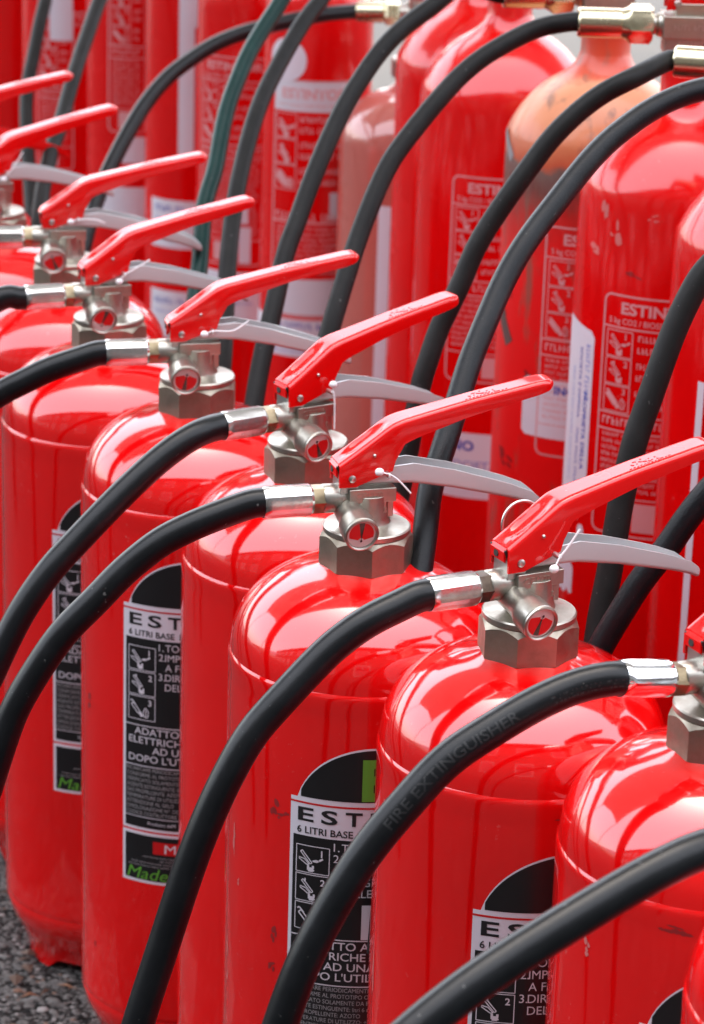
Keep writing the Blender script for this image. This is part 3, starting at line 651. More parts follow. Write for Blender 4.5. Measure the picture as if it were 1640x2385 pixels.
def seal(parent, tie):
    """white bead and plastic tie of the tamper seal; tie = list of (du, dy, dh) from the pin's end"""
    e = Vector(LP(.0078, -.0150, .0590)); mb = MB(); b = e+Vector(tie[0])
    mb.sphere(b, .0025, 12, (1.1, 1, .95)); mb.tube([b, e+Vector((0, -.001, .0012))], .0005, 6, 3)
    mb.tube([e+Vector((-.0003, -.0004, -.0014)), e+Vector((0, -.002, 0)), e+Vector((-.0002, -.0006, .0016))], .0006, 6, 4)
    mb.tube([e+Vector((0, -.0014, .0012))]+[e+Vector(t) for t in tie[1:]], .00062, 6, 5)
    mb.build('tamper_seal', 'plastic', parent, smooth=50)
def hose_nozzle(parent, p, d):
    mb = MB(); mb.cyl(p-d*.004, p+d*.06, 0, n=20, stops=[(0, .0105), (.15, .0112), (.3, .0095), (.9, .0075), (1, .007)]); mb.build('nozzle', 'black', parent)
M['scuff_dark'] = mat('dark_scuff', (.27, .010, .012), .4, coat=.5)[0]; M['scuff_pale'] = mat('pale_rub', (.62, .16, .15), .35, coat=.5)[0]
def scuffs(parent, rad, psi, marks, seed):
    rnd = random.Random(seed); mb = MB(); f = on_cyl(rad, .00018)
    for a, z, rx, rz, c in marks: put_blot(mb, R(a)*rad, z, rx, rz, f, rnd, c)
    o = mb.build('scuff_marks', ['scuff_dark', 'scuff_pale'], parent, smooth=0); o.rotation_euler.z = -psi; o['kind'] = 'stuff'; return o
GROUP_F = 'short foam extinguishers standing in the front rank'
def foam(label, X, Y, psi, lab_ang, nut_rot, hose, tie, fit='brass', fer='chrome', tilt=0, rad=.0087, wr=.012, ring=False, red_handle=False, hose_mat='rubber', text=False, foot=None, dial=0, marks=(), frot=-.2):
    t = thing('fire_extinguisher', label, 'fire extinguisher', (X, Y, 0), psi, GROUP_F)
    for k in ('body', 'valve', 'gauge', 'bracket', 'lever', 'handle', 'rivet', 'pin', 'nut', 'label'):
        o = cp(proto[k], t)
        if k == 'body': o.rotation_euler.z = foot-psi if foot is not None else .9*lab_ang+1.1*nut_rot+.25
        if k == 'nut': o.rotation_euler.z = nut_rot
        if k == 'gauge': o.rotation_quaternion = o.rotation_quaternion @ Quaternion((0, 0, 1), R(dial))
        if k == 'label': o.rotation_euler.z = lab_ang-psi
        if k == 'handle' and red_handle: o.data = o.data.copy(); o.data.materials[0] = M['lever']
    end, d = ferrule_parts(t, fit, fer, tilt, wrinkle=wr, frot=frot)
    inv = Matrix.Translation((X, Y, 0)) @ Matrix.Rotation(psi, 4, 'Z'); inv.invert()
    pts = [inv @ Vector(p) for p in hose]
    pts = [p for p in pts if (p-end).dot(d) > .012]
    mb = MB(); fr = mb.tube([end-d*.01, end-d*.002, end+d*.006]+pts, rad, 26, 6)
    ho = mb.build('hose', hose_mat, t, smooth=60)
    if text:
        tm = MB(); L = [0]
        for i in range(1, len(fr)): L.append(L[-1]+(fr[i][0]-fr[i-1][0]).length)
        view = inv @ Vector((0, 0, CH))
        def on_hose(s, q, s0=0, rev=True):
            i = max(j for j in range(len(L)-1) if L[j] <= max(0, s)); k = min(1, (s-L[i])/(L[i+1]-L[i])); p, tn = fr[i][0].lerp(fr[i+1][0], k), fr[i][1].lerp(fr[i+1][1], k).normalized()
            v = view-p; v = (v-tn*v.dot(tn)).normalized(); sd_ = tn.cross(v).normalized()
            if sd_.z < 0: sd_ = -sd_
            a = -.35+q/rad; return p+(v*math.cos(a)+sd_*math.sin(a))*(rad+.00012)
        put_text(tm, 'FIRE EXTINGUISHER', .0052, 0, 0, lambda a, b: on_hose(.150-a, b), bold=.012, width=.082, cut=6)
        for q in range(9): put_scribble(tm, .008+q*.005, .011+q*.005, -.0015, .004, lambda a, b: on_hose(a, b), random.Random(q))
        tm.build('hose_lettering', 'hose_print', ho, smooth=0)
    hose_nozzle(t, fr[-1][0], fr[-1][1])
    if marks: scuffs(t, .080, psi, marks, int(X*1e4))
    seal(t, tie)
    if ring:
        mb = MB(); c = Vector(LP(.0005, .0135, .0700)); pts = [c+Vector((.0125*math.cos(a*.5236), .0012*math.sin(a*.5236), .0125*math.sin(a*.5236))) for a in range(12)]
        mb.tube(pts+[pts[0]], .0009, 8, 4); mb.tube([c+Vector((.004, 0, -.0115)), Vector(LP(.0078, .0125, .059))], .0009, 8, 2); mb.build('pull_ring', 'zinc', t, smooth=60)
    return t
def tail(pts, dz=.12):
    """carry a hose on past the last known point, drooping to the ground"""
    p = [Vector(q) for q in pts]; d = p[-1]-p[-2]; d.normalize(); q = p[-1].copy()
    for k in range(12):
        d = (d*.86+Vector((0, 0, -1))*.14).normalized(); q = q+d*.045
        if q.z < .27: break
        p.append(q.copy())
    return p
H = {}
H['E0'] = [(0.155,1.078,0.535),(0.126,1.061,0.527),(0.098,1.045,0.516),(0.070,1.029,0.504),(0.043,1.013,0.490)]
H['E1'] = [(0.111,1.250,0.536),(0.090,1.241,0.529),(0.070,1.232,0.519),(0.049,1.223,0.507),(0.030,1.214,0.487),(0.015,1.208,0.469),(0.003,1.202,0.451),(-0.015,1.194,0.416),(-0.026,1.189,0.383)]
H['E2'] = [(0.027,1.370,0.529),(0.010,1.361,0.523),(-0.007,1.353,0.512),(-0.020,1.346,0.500),(-0.034,1.338,0.486),(-0.046,1.332,0.473),(-0.055,1.327,0.459),(-0.067,1.321,0.434),(-0.079,1.315,0.401),(-0.093,1.308,0.353),(-0.104,1.302,0.316)]
H['E3'] = [(-0.069,1.514,0.529),(-0.087,1.508,0.523),(-0.105,1.503,0.515),(-0.117,1.499,0.507),(-0.132,1.495,0.494),(-0.146,1.490,0.479),(-0.163,1.485,0.462),(-0.177,1.481,0.441),(-0.190,1.477,0.418),(-0.198,1.474,0.395)]
H['E4'] = [(-0.098,1.650,0.531),(-0.112,1.640,0.524),(-0.126,1.630,0.514),(-0.140,1.620,0.502),(-0.154,1.610,0.489),(-0.168,1.601,0.475),(-0.182,1.591,0.461),(-0.197,1.581,0.440),(-0.208,1.573,0.419)]
H['E5'] = [(-0.187,1.817,0.529),(-0.209,1.812,0.522),(-0.225,1.808,0.514),(-0.241,1.805,0.506)]
H['E6'] = [(-0.251,1.955,0.538),(-0.259,1.952,0.534)]
H['E7'] = [(-0.31,2.12,0.530),(-0.34,2.113,0.52)]; H['E8'] = [(-0.375,2.235,0.53),(-0.40,2.22,0.52)]; H['E9'] = [(-0.44,2.39,0.53),(-0.47,2.38,0.52)]
foam('red extinguisher cut off at the bottom right corner, nearest to the viewer', .238, 1.126, R(30), R(6), .1, tail(H['E0']), [(-.004, -.001, -.003), (.006, -.001, .006), (.012, -.002, .012)])
foam('red extinguisher at the right edge with a polished smooth hose sleeve and lettered hose', .18907, 1.2850, R(27), R(6.2), .33, tail(H['E1']), [(-.004, -.001, -.003), (.006, -.001, .006), (.012, -.002, .012)], fer='chrome_clean', tilt=R(9), wr=0, text=True, frot=.12, marks=[(-20, .427, .012, .003, 0), (-5, .425, .01, .002, 0), (-55, .40, .003, .006, 1), (-30, .36, .003, .002, 0)])
foam('red extinguisher with a wire pull ring behind its lever and a dark brown hose nut', .09757, 1.40676, R(27.5), R(16.5), .05, tail(H['E2']), [(-.0045, -.0025, -.0052), (.004, -.002, .006), (.010, -.003, .0155)], fit='bronze', ring=True, dial=165, marks=[(18, .427, .012, .002, 0), (-76, .31, .002, .02, 1), (-70, .405, .002, .01, 1), (40, .405, .002, .002, 1)])
foam('red extinguisher with green letter on its label and seal tie pointing down right', .00892, 1.53753, R(17), R(6.8), .62, tail(H['E3']), [(-.0062, -.001, .003), (.005, -.002, -.002), (.0125, -.003, -.0105)], marks=[(-38, .361, .006, .006, 0), (-33, .357, .005, .004, 0), (-36, .280, .004, .008, 0), (-37, .258, .003, .005, 0), (-66, .33, .002, .02, 1), (-72, .24, .002, .02, 1), (-60, .30, .003, .003, 1), (20, .425, .006, .002, 0)])
foam('red extinguisher whose seal tie hangs straight down, in the middle of the front rank', -.0297, 1.6975, R(33), R(8), .18, tail(H['E4']), [(.0, -.001, .0055), (.001, -.002, -.006), (.0012, -.002, -.024)], dial=-160)
foam('red extinguisher whose whole black label shows, with ADATTO lines and green Made below', -.10901, 1.83512, R(13), R(2.4), .95, tail(H['E5']), [(-.006, -.001, -.001), (.006, -.002, .001), (.014, -.003, .001), (.024, -.003, .008)], dial=172, marks=[(-62, .285, .006, .008, 0), (-70, .13, .002, .012, 1), (-72, .19, .002, .01, 1), (-55, .10, .003, .003, 0), (-74, .35, .002, .02, 1)])
foam('red extinguisher at the left edge whose scalloped foot shows above the asphalt', -.1833, 1.9810, R(21), R(10.5), .4, tail(H['E6']), [(-.0045, -.001, -.0045), (.005, -.002, .0035), (.018, -.003, .011)], foot=R(-18), dial=-20)
foam('red extinguisher at the left edge with a curled flat seal tie over its handle', -.232, 2.150, R(11), R(6), .2, tail(H['E7']), [(-.0062, -.001, -.001), (.006, -.002, .001), (.014, -.003, .001), (.020, -.003, -.002)], dial=200)
foam('red extinguisher at the left edge, seal tie steeply up, second lever from back', -.311, 2.308, R(26), R(6), .3, tail(H['E8']), [(-.0045, -.001, -.0045), (.005, -.002, .006), (.012, -.003, .018)])
foam('farthest short extinguisher at the left edge, its lower carry handle red instead of grey', -.370, 2.470, R(18), R(6), .5, tail(H['E9']), [(-.004, -.001, -.003), (.006, -.001, .006), (.012, -.002, .012)], red_handle=True)
def kill(o):
    for c in list(o.children): kill(c)
    bpy.data.objects.remove(o)
kill(P0)

# ------------------------------------------------------------------ tall extinguishers of the rear rank
GROUP_T = 'tall extinguishers standing in the rear rank'
def tall_body(mb, rad, zs, neck=.0195):
    k = rad/.075
    prof = [(.02*k, .012), (.055*k, .006), (rad-.006, .004), (rad-.001, .012), (rad, .022)]+[(rad, .022+(zs-.022)*i/10) for i in range(1, 11)]
    sh = [(.0745, .014), (.0732, .0185), (.0705, .024), (.0655, .0325), (.0590, .041), (.0510, .0495), (.0420, .0565), (.0335, .0615), (.0270, .0660), (.0225, .0715), (.0202, .0775)]
    prof += [(max(r*k, neck), zs+(dz if k > .9 else dz*.85)) for r, dz in sh]
    z = prof[-1][1]; prof += [(neck, z+.002), (neck, z+.022), (neck-.002, z+.0235), (neck-.002, z+.027)]
    mb.lathe(prof, 80, cap0=True); return z+.022
def co2_valve(t, zt, out_h, fer='pale_brass', k=1.35):
    """zt top of the neck; outlet towards -x at out_h; returns sleeve end"""
    mb = MB()
    mb.lathe([(.001, zt-.001), (.0185, zt-.001), (.0195, zt+.001), (.0195, zt+.006), (.0165, zt+.0075), (.0150, zt+.010), (.0150, out_h-.012), (.001, out_h-.012)], 32)
    mb.box((-.002, 0, out_h+.0005), (.040, .034, .0165)); mb.box((-.003, 0, out_h-.0135), (.034, .030, .013)); mb.box((0, 0, out_h+.0125), (.026, .024, .010))
    mb.cyl((-.018, 0, out_h), (-.032, 0, out_h), 0, n=24, stops=[(0, .0095), (.5, .0088), (.55, .0075), (1, .0075)])
    v = mb.build('valve_body', 'nickel', t, smooth=30, bevel=.0008)
    tx = MB(); rnd = random.Random(3); fn = lambda x, z: (x, -.01755, z)
    put_scribble(tx, -.014, .012, out_h-.001, .004, fn, rnd); put_line(tx, [(-.012, out_h-.0145), (.010, out_h-.0145)], .0012, lambda x, z: (x, -.01545, z)); put_scribble(tx, -.010, .008, out_h-.0125, .0035, lambda x, z: (x, -.01545, z), rnd)
    tx.build('cast_lettering', 'zinc', v, smooth=0)
    mb = MB(); q = Vector((-1, 0, 0)).to_track_quat('Z', 'Y'); vs = []
    for x, rr in ((-.0285, .0125), (-.0305, .0148), (-.0445, .0148), (-.0475, .0120), (-.0515, .0105)):
        for i in range(36):
            a = 2*math.pi*i/36; d = (a % (math.pi/3))-math.pi/6; r_ = rr*(math.cos(math.pi/6)/math.cos(d) if rr > .014 else 1); vs.append((x, r_*math.cos(a+.2), out_h+r_*math.sin(a+.2)))
    mb.add(vs, [(j*36+i, j*36+(i+1) % 36, (j+1)*36+(i+1) % 36, (j+1)*36+i) for j in range(4) for i in range(36)]+[tuple(range(35, -1, -1)), tuple(4*36+i for i in range(36))])
    mb.build('union_nut', 'pale_brass', t, smooth=25)
    mb = MB(); mb.cyl((-.0505, 0, out_h), (-.0835, 0, out_h), 0, n=32, stops=[(0, .0098), (.04, .0110), (.5, .0111), (.96, .0110), (1, .0100)]); mb.build('ferrule', fer, t, smooth=30)
    # red squeeze lever over a fixed red grip
    mb = MB(); base = out_h+.012
    for h0, h1, u1, wd, s in ((0.0, .016, .12, .022, 0), (.022, .046, .13, .024, 1)):
        n = 14; vs = []
        for i in range(n+1):
            u = -.020+(u1+.020)*i/n; lift = .10*max(0, u)*(1 if s else -.25); tap = 1-.5*(i/n)
            for y, h in ((-wd/2, h0), (-wd/2, h1), (wd/2, h1), (wd/2, h0), (wd/2-.0016, h0), (wd/2-.0016, h1-.0016), (-wd/2+.0016, h1-.0016), (-wd/2+.0016, h0)):
                hh = h1-(h1-h)*tap; vs.append((u, y*(1-.25*i/n), base+hh+lift))
        mb.add(vs, [(i*8+k_, i*8+(k_+1) % 8, (i+1)*8+(k_+1) % 8, (i+1)*8+k_) for i in range(n) for k_ in range(8)]+[(0, 1, 6, 7), (1, 2, 5, 6), (2, 3, 4, 5)]+[tuple(n*8+j for j in f) for f in ((0, 1, 6, 7), (1, 2, 5, 6), (2, 3, 4, 5))])
    mb.build('squeeze_lever', 'lever', t, smooth=30, bevel=.0008)
    mb = MB()
    for u, h in ((-.012, .006), (.012, .008), (.0, .030)): mb.cyl((u, -.0105, base+h), (u, -.0138, base+h), 0, n=14, stops=[(0, .0028), (.6, .0026), (1, .0014)])
    mb.build('rivet', 'zinc', t, smooth=40)
    return Vector((-.0825, 0, out_h))
def sheet(parent, rad, a0, a1, z0, z1, mname, lift=.0003, nm='sticker', rough_edge=None, r_corner=0, slant=0):
    mb = MB(); f = on_cyl(rad, lift); n = max(4, int((a1-a0)/3)); vs = []
    for i in range(n+1):
        a = R(a0+(a1-a0)*i/n)*rad; t = i/n
        zb, zt = z0, z1-slant*t
        if r_corner:
            e = min(t, 1-t)*(R(a1-a0)*rad)
            if e < r_corner: k = r_corner-math.sqrt(max(0, r_corner**2-(r_corner-e)**2)); zb += k; zt -= k
        if rough_edge: zb += rough_edge*(.5+noise.noise(Vector((a*180, 3.1, z0*50))))
        vs += [f(a, zb), f(a, zt)]
    mb.add(vs, [(2*i, 2*i+2, 2*i+3, 2*i+1) for i in range(n)]); return mb.build(nm, mname, parent, smooth=60)
def co2_label(parent, rad, a0, z1, z0=.352, width=88, ink='pink_print', title='ESTINTORE', seed=1, code=True):
    rnd = random.Random(seed); mb = MB(); f = on_cyl(rad, .0003); s0 = R(a0)*rad; W_ = R(width)*rad; s1 = s0+W_; k = W_/.115
    put_frame(mb, s0, z0, s1, z1, .0014, f, rad=.006)
    put_text(mb, title, .0082, s0+.015*k, z1-.0135, f, bold=.03, xs=1.15); put_text(mb, '5 kg CO2 / BIOSSIDO', .0042, s0+.005, z1-.0215, f, bold=.01, xs=.95)
    put_line(mb, [(s0, z1-.0245), (s1, z1-.0245)], .0012, f)
    for i in range(3):
        zt = z1-.027-.0212*i; put_frame(mb, s0+.004, zt-.0200, s0+.0255, zt, .0008, f); picto(mb, s0+.005, zt-.019, .0195, (1, 2, 4)[i], f, None, .0008); put_text(mb, str(i+1), .0045, s0+.0195, zt-.0062, f, bold=.02)
        for j in range(2): put_scribble(mb, s0+.030, s1-.006, zt-.006-.009*j, .0045, f, rnd)
    z = z1-.0925; put_line(mb, [(s0, z+.0015), (s1, z+.0015)], .0012, f)
    put_scribble(mb, s0+.004, s1-.004, z-.0075, .006, f, rnd); put_line(mb, [(s0, z-.0115), (s1, z-.0115)], .0012, f); z -= .0165
    while z > z0+.030: put_scribble(mb, s0+.005, s1-.006, z, .0030, f, rnd); z -= .0052
    put_line(mb, [(s0, z), (s1, z)], .001, f)
    put_quad(mb, s0+.034*k, z0+.004, s0+.070*k, z-.003, f)
    if code: put_text(mb, '97', .006, s0+.045*k, z0-.0105, f, bold=.02)
    return mb.build('printed_label', ink, parent, smooth=0)
def tall(label, X, Y, psi, rad, zs, mname, hose, hose_rad=.0072, hose_mat='rubber_grey', out_h=.729, valve=True):
    t = thing('fire_extinguisher', label, 'fire extinguisher', (X, Y, 0), psi, GROUP_T)
    mb = MB(); zt = tall_body(mb, rad, zs); b = mb.build('cylinder', mname, t, smooth=30)
    if valve:
        end = co2_valve(t, zt, out_h)
        if hose:
            inv = Matrix.Translation((X, Y, 0)) @ Matrix.Rotation(psi, 4, 'Z'); inv.invert(); pts = [inv @ Vector(p) for p in hose]
            pts = [p for p in pts if p.x < end.x-.008]
            mb = MB(); mb.tube([end+Vector((.008, 0, 0)), end, end+Vector((-.006, 0, 0))]+pts, hose_rad, 22, 6); mb.build('hose', hose_mat, t, smooth=60)
    # holder so that prints keep their own bearing whatever the valve's turn
    return t
def turned(o, psi): o.rotation_euler.z = -psi; return o
TH = {}
TH['PK'] = [(-0.010,2.710,0.628),(-0.040,2.693,0.628),(-0.073,2.672,0.624),(-0.108,2.649,0.618),(-0.128,2.635,0.613),(-0.147,2.619,0.606),(-0.166,2.602,0.595),(-0.185,2.582,0.582),(-0.203,2.557,0.562),(-0.216,2.532,0.541),(-0.227,2.508,0.520),(-0.236,2.485,0.500),(-0.243,2.460,0.478),(-0.247,2.439,0.459)]
TH['B5'] = [(-0.020,2.47,0.727),(-0.062,2.399,0.708),(-0.073,2.377,0.689),(-0.087,2.354,0.669),(-0.099,2.331,0.650),(-0.107,2.310,0.631),(-0.114,2.288,0.612),(-0.118,2.264,0.590),(-0.121,2.239,0.568),(-0.127,2.219,0.550),(-0.128,2.194,0.529),(-0.128,2.170,0.508),(-0.130,2.144,0.485),(-0.130,2.125,0.469)]
TH['B4'] = [(-0.025,2.369,0.713),(-0.039,2.344,0.695),(-0.050,2.328,0.684),(-0.063,2.303,0.665),(-0.076,2.274,0.643),(-0.085,2.250,0.625),(-0.092,2.223,0.604),(-0.097,2.196,0.583),(-0.100,2.174,0.566),(-0.102,2.150,0.547),(-0.103,2.125,0.528),(-0.103,2.103,0.511),(-0.102,2.052,0.473),(-0.102,2.038,0.463)]
TH['B3'] = [(0.072,2.176,0.737),(0.051,2.159,0.722),(0.030,2.143,0.709),(0.012,2.126,0.693),(-0.002,2.109,0.675),(-0.014,2.092,0.657),(-0.025,2.072,0.636),(-0.034,2.053,0.616),(-0.042,2.036,0.596),(-0.048,2.020,0.579),(-0.055,2.004,0.562),(-0.060,1.981,0.537),(-0.064,1.964,0.518),(-0.069,1.944,0.496),(-0.072,1.926,0.477),(-0.074,1.910,0.460)]
TH['B2'] = [(0.154,2.069,0.727),(0.127,2.058,0.724),(0.105,2.047,0.715),(0.084,2.034,0.704),(0.067,2.022,0.691),(0.054,2.010,0.678),(0.042,1.999,0.665),(0.030,1.987,0.651),(0.020,1.976,0.638),(0.012,1.964,0.623),(0.005,1.951,0.607),(-0.002,1.938,0.589),(-0.008,1.923,0.571),(-0.014,1.908,0.552),(-0.020,1.892,0.532),(-0.026,1.875,0.510)]
TH['B1'] = [(0.214,1.877,0.729),(0.199,1.876,0.727),(0.181,1.873,0.722),(0.163,1.870,0.713),(0.146,1.865,0.701),(0.128,1.858,0.684),(0.115,1.852,0.667),(0.101,1.844,0.648),(0.087,1.837,0.627),(0.077,1.830,0.610),(0.069,1.823,0.590),(0.061,1.816,0.573),(0.054,1.811,0.558),(0.048,1.803,0.539),(0.043,1.797,0.522),(0.037,1.783,0.484),(0.032,1.773,0.458),(0.028,1.762,0.430)]
TH['B0'] = [(0.241,1.793,0.733),(0.218,1.784,0.732),(0.200,1.775,0.728),(0.182,1.764,0.721),(0.165,1.752,0.711),(0.151,1.741,0.701),(0.139,1.729,0.690),(0.128,1.718,0.678),(0.117,1.706,0.666),(0.107,1.695,0.655),(0.096,1.681,0.641),(0.086,1.666,0.624),(0.078,1.650,0.608),(0.070,1.635,0.591),(0.064,1.620,0.575),(0.054,1.593,0.546),(0.046,1.574,0.525),(0.044,1.557,0.506),(0.041,1.538,0.486)]
TH['BA'] = [(0.260,1.625,0.700),(0.225,1.624,0.671),(0.214,1.620,0.661),(0.205,1.617,0.652),(0.198,1.613,0.640),(0.190,1.607,0.623),(0.183,1.600,0.604),(0.177,1.594,0.586),(0.171,1.588,0.568),(0.166,1.582,0.552),(0.159,1.570,0.516),(0.155,1.559,0.484),(0.151,1.552,0.463),(0.148,1.544,0.441),(0.146,1.535,0.417)]
TH['BB'] = [(0.285,1.515,0.66),(0.216,1.522,0.561),(0.203,1.522,0.544),(0.192,1.522,0.527),(0.183,1.521,0.511),(0.170,1.521,0.492),(0.161,1.520,0.475),(0.153,1.520,0.459),(0.147,1.519,0.446),(0.141,1.518,0.427)]
TH['B7'] = [(-0.246,2.722,0.664),(-0.257,2.678,0.637),(-0.263,2.644,0.616),(-0.268,2.614,0.598),(-0.272,2.585,0.581),(-0.276,2.553,0.561),(-0.279,2.521,0.543),(-0.283,2.497,0.530),(-0.285,2.469,0.514),(-0.286,2.434,0.494),(-0.284,2.390,0.470)]
TH['L4'] = [(-0.334,2.970,0.617),(-0.339,2.941,0.594),(-0.343,2.911,0.570),(-0.345,2.882,0.547),(-0.347,2.858,0.529),(-0.347,2.835,0.511),(-0.344,2.806,0.489),(-0.338,2.768,0.460),(-0.330,2.726,0.429),(-0.325,2.683,0.398)]
def blue_rows(parent, rad, a0, a1, rows, seed=0):
    """rows of blue print across a sticker: (z, height, text or None, bold)"""
    mb = MB(); f = on_cyl(rad, .00046); rnd = random.Random(seed)
    for z, h, tx_, k in rows:
        if tx_: put_text(mb, tx_, h, R(a0)*rad, z, f, bold=.03 if k else .008, xs=1.1, mi=0 if k else 1)
        else: put_scribble(mb, R(a0)*rad, R(a1)*rad, z, h, f, rnd, 1-k)
    return mb.build('sticker_print', ['blue', 'pale_blue'], parent, smooth=0)
rB = .075
t = tall('tall red extinguisher at the right edge with a thin white strip down its side', .2918, 1.882, R(-14), rB, .598, 'red_back', tail(TH['B1']))
turned(sheet(t, rB, -50, -45.5, .22, .522, 'white', nm='edge_strip'), R(-14))
t = tall('tall red extinguisher with a peeling white vertical sticker and blue print down its left side', .2382, 2.057, R(0), rB, .598, 'red_back', tail(TH['B2']))
l = turned(co2_label(t, rB, -47, .5385, .353, seed=2), R(0))
scuffs(t, rB, 0, [(-52, .628-.03, .006, .012, 1), (-44, .585, .008, .010, 1), (-58, .570, .008, .008, 1), (-30, .555, .01, .003, 0), (-20, .60, .006, .004, 1)], 5)
st = turned(sheet(t, rB, -88, -54, .352, .5105, 'white', slant=.006, r_corner=.004, rough_edge=.02), R(0))
def vertical_print(parent, rad):
    mb = MB(); rnd = random.Random(9); lf = .00046
    def col(a_deg): 
        return lambda x, y: on_cyl(rad, lf)(R(a_deg)*rad+y, .502-x)
    put_text(mb, 'PROPRIETA DELLA', .0042, .045, 0, col(-61), bold=.02, width=.062, mi=0)
    put_text(mb, 'SOCIETA E DIFFIDA', .0034, .012, 0, col(-67), bold=.01, width=.056, mi=0); put_scribble(mb, .076, .135, 0, .0034, col(-67), rnd, 0)
    put_scribble(mb, .008, .050, 0, .0050, col(-60.5), rnd, 1); put_scribble(mb, .03, .12, 0, .0030, col(-75), rnd, 1)
    return mb.build('sticker_print', ['blue', 'pale_blue'], parent, smooth=0)
vertical_print(st, rB)
for a0, a1, z0, z1 in ((-60, -54, .336, .352), (-86, -62, .290, .318)): turned(sheet(t, rB, a0, a1, z0, z1, 'white', nm='torn_sticker', rough_edge=.006, r_corner=.004), R(0))
t = tall('old tall extinguisher with a faded orange shoulder and a worn grey band', .1879, 2.1907, R(6), rB, .606, 'orange', tail(TH['B3']))
turned(co2_label(t, rB, -34.5, .5585, .372, seed=3, code=False), R(6))
st = turned(sheet(t, rB, -46, 6, .386, .4345, 'white', r_corner=.003), R(6)); blue_rows(st, rB, -24, 0, [(.4235, .0062, 'INO', 1)], 3)
sc = MB(); f = on_cyl(rB, .00035)
for a0, z0, a1, z1, wd in ((-77, .488, -71, .474, .011), (-74, .476, -62, .455, .012)): put_line(sc, [(R(a0)*rB, z0), (R(a1)*rB, z1)], wd, f)
M['scuff'] = mat('rubber_scuff', (.09, .05, .045), .6)[0]; turned(sc.build('scuff_mark', 'scuff', t, smooth=0), R(6))
scuffs(t, rB, R(6), [(-40, .43, .01, .01, 0), (-60, .36, .012, .012, 0), (-50, .335, .012, .006, 0), (-64, .50, .005, .01, 0)], 8)
pt = MB(); f = on_cyl(rB, .00035); put_line(pt, [(R(-86)*rB, .622), (R(-70)*rB, .603)], .010, f)
M['grey_patch'] = mat('bare_primer', (.26, .25, .26), .6)[0]; turned(pt.build('bare_patch', 'grey_patch', t, smooth=0), R(6))
t = tall('tall plain red extinguisher with a framed white print, left of the orange shouldered one', .123, 2.4204, R(10), rB, .598, 'red_back', tail(TH['B4']))
turned(co2_label(t, rB, -36.5, .5465, .365, seed=4), R(10))
st = turned(sheet(t, rB, -37, 10, .257, .3175, 'white', r_corner=.002), R(10)); blue_rows(st, rB, -32, 8, [(.3015, .0085, 'INO', 1), (.2845, .0072, 'SOCIETA D', 0)], 4)
tall('tall red extinguisher with a green hose, half hidden beside the faded salmon one', .1025, 2.557, R(25), rB, .598, 'red_back', tail(TH['B5']), hose_mat='rubber_green')
# the shorter salmon one
def salmon():
    t = thing('fire_extinguisher', 'shorter faded salmon pink extinguisher behind the red ones', 'fire extinguisher', (.0507, 2.7136, 0), R(0), GROUP_T)
    mb = MB(); r = .075; prof = [(.03, .012), (r-.004, .005), (r, .02)]+[(r, .02+.482*i/8) for i in range(1, 9)]
    prof += super_dome(r, .055, .502, 18, .024)[1:]+[(.021, .560), (.0205, .575)]; mb.lathe(prof, 72, cap0=True); mb.build('cylinder', 'faded', t, smooth=30)
    v = MB(); v.lathe([(.001, .566), (.025, .566), (.026, .568), (.026, .584), (.022, .586), (.014, .588), (.013, .640), (.001, .640)], 32); v.cyl((0, 0, .628), (-.020, 0, .628), .009, n=20); v.box((.004, 0, .640), (.03, .02, .012)); v.build('valve_body', 'nickel', t, smooth=30, bevel=.0006)
    mb = MB()
    for x0, x1, rr in ((-.020, -.034, .0125),):
        vs = []
        for x, r_ in ((x0, rr*.9), (x0-.002, rr), (x1+.002, rr), (x1, rr*.85)): vs += [(x, r_*math.cos(R(60*i+12)), .628+r_*math.sin(R(60*i+12))) for i in range(6)]
        mb.add(vs, [(k*6+i, k*6+(i+1) % 6, (k+1)*6+(i+1) % 6, (k+1)*6+i) for k in range(3) for i in range(6)]+[tuple(range(5, -1, -1)), tuple(18+i for i in range(6))])
    mb.build('union_nut', 'pale_brass', t, smooth=20)
    mb = MB(); mb.cyl((-.034, 0, .628), (-.062, 0, .628), 0, n=28, stops=[(0, .0085), (.05, .0100), (.95, .0100), (1, .0092)]); mb.build('ferrule', 'pale_brass', t, smooth=30)
    inv = Matrix.Translation((.0507, 2.7136, 0)).inverted(); mb = MB(); mb.tube([Vector((-.055, 0, .628)), Vector((-.064, 0, .628))]+[inv @ p for p in tail(TH['PK'])[1:]], .0074, 22, 6); mb.build('hose', 'rubber', t, smooth=60)
    mb = MB(); n = 12; vs = []
    for i in range(n+1):
        u = -.02+.135*i/n
        for y, h in ((-.01, .650), (-.01, .668), (.01, .668), (.01, .650)): vs.append((u, y, h+.12*max(0, u)-(.0 if h > .66 else -.006*i/n)))
    mb.add(vs, [(i*4+k, i*4+(k+1) % 4, (i+1)*4+(k+1) % 4, (i+1)*4+k) for i in range(n) for k in range(4)]+[(0, 1, 2, 3), tuple(n*4+j for j in range(4))]); mb.build('squeeze_lever', 'lever', t, smooth=30, bevel=.002)
    sheet(t, r, -27, -10, .16, .452, 'white')
salmon()
rS = .055
t = tall('slim red extinguisher with a large white banded label under a round white sticker', -.0485, 2.801, R(12), rS, .615, 'red_back', None, out_h=.735)
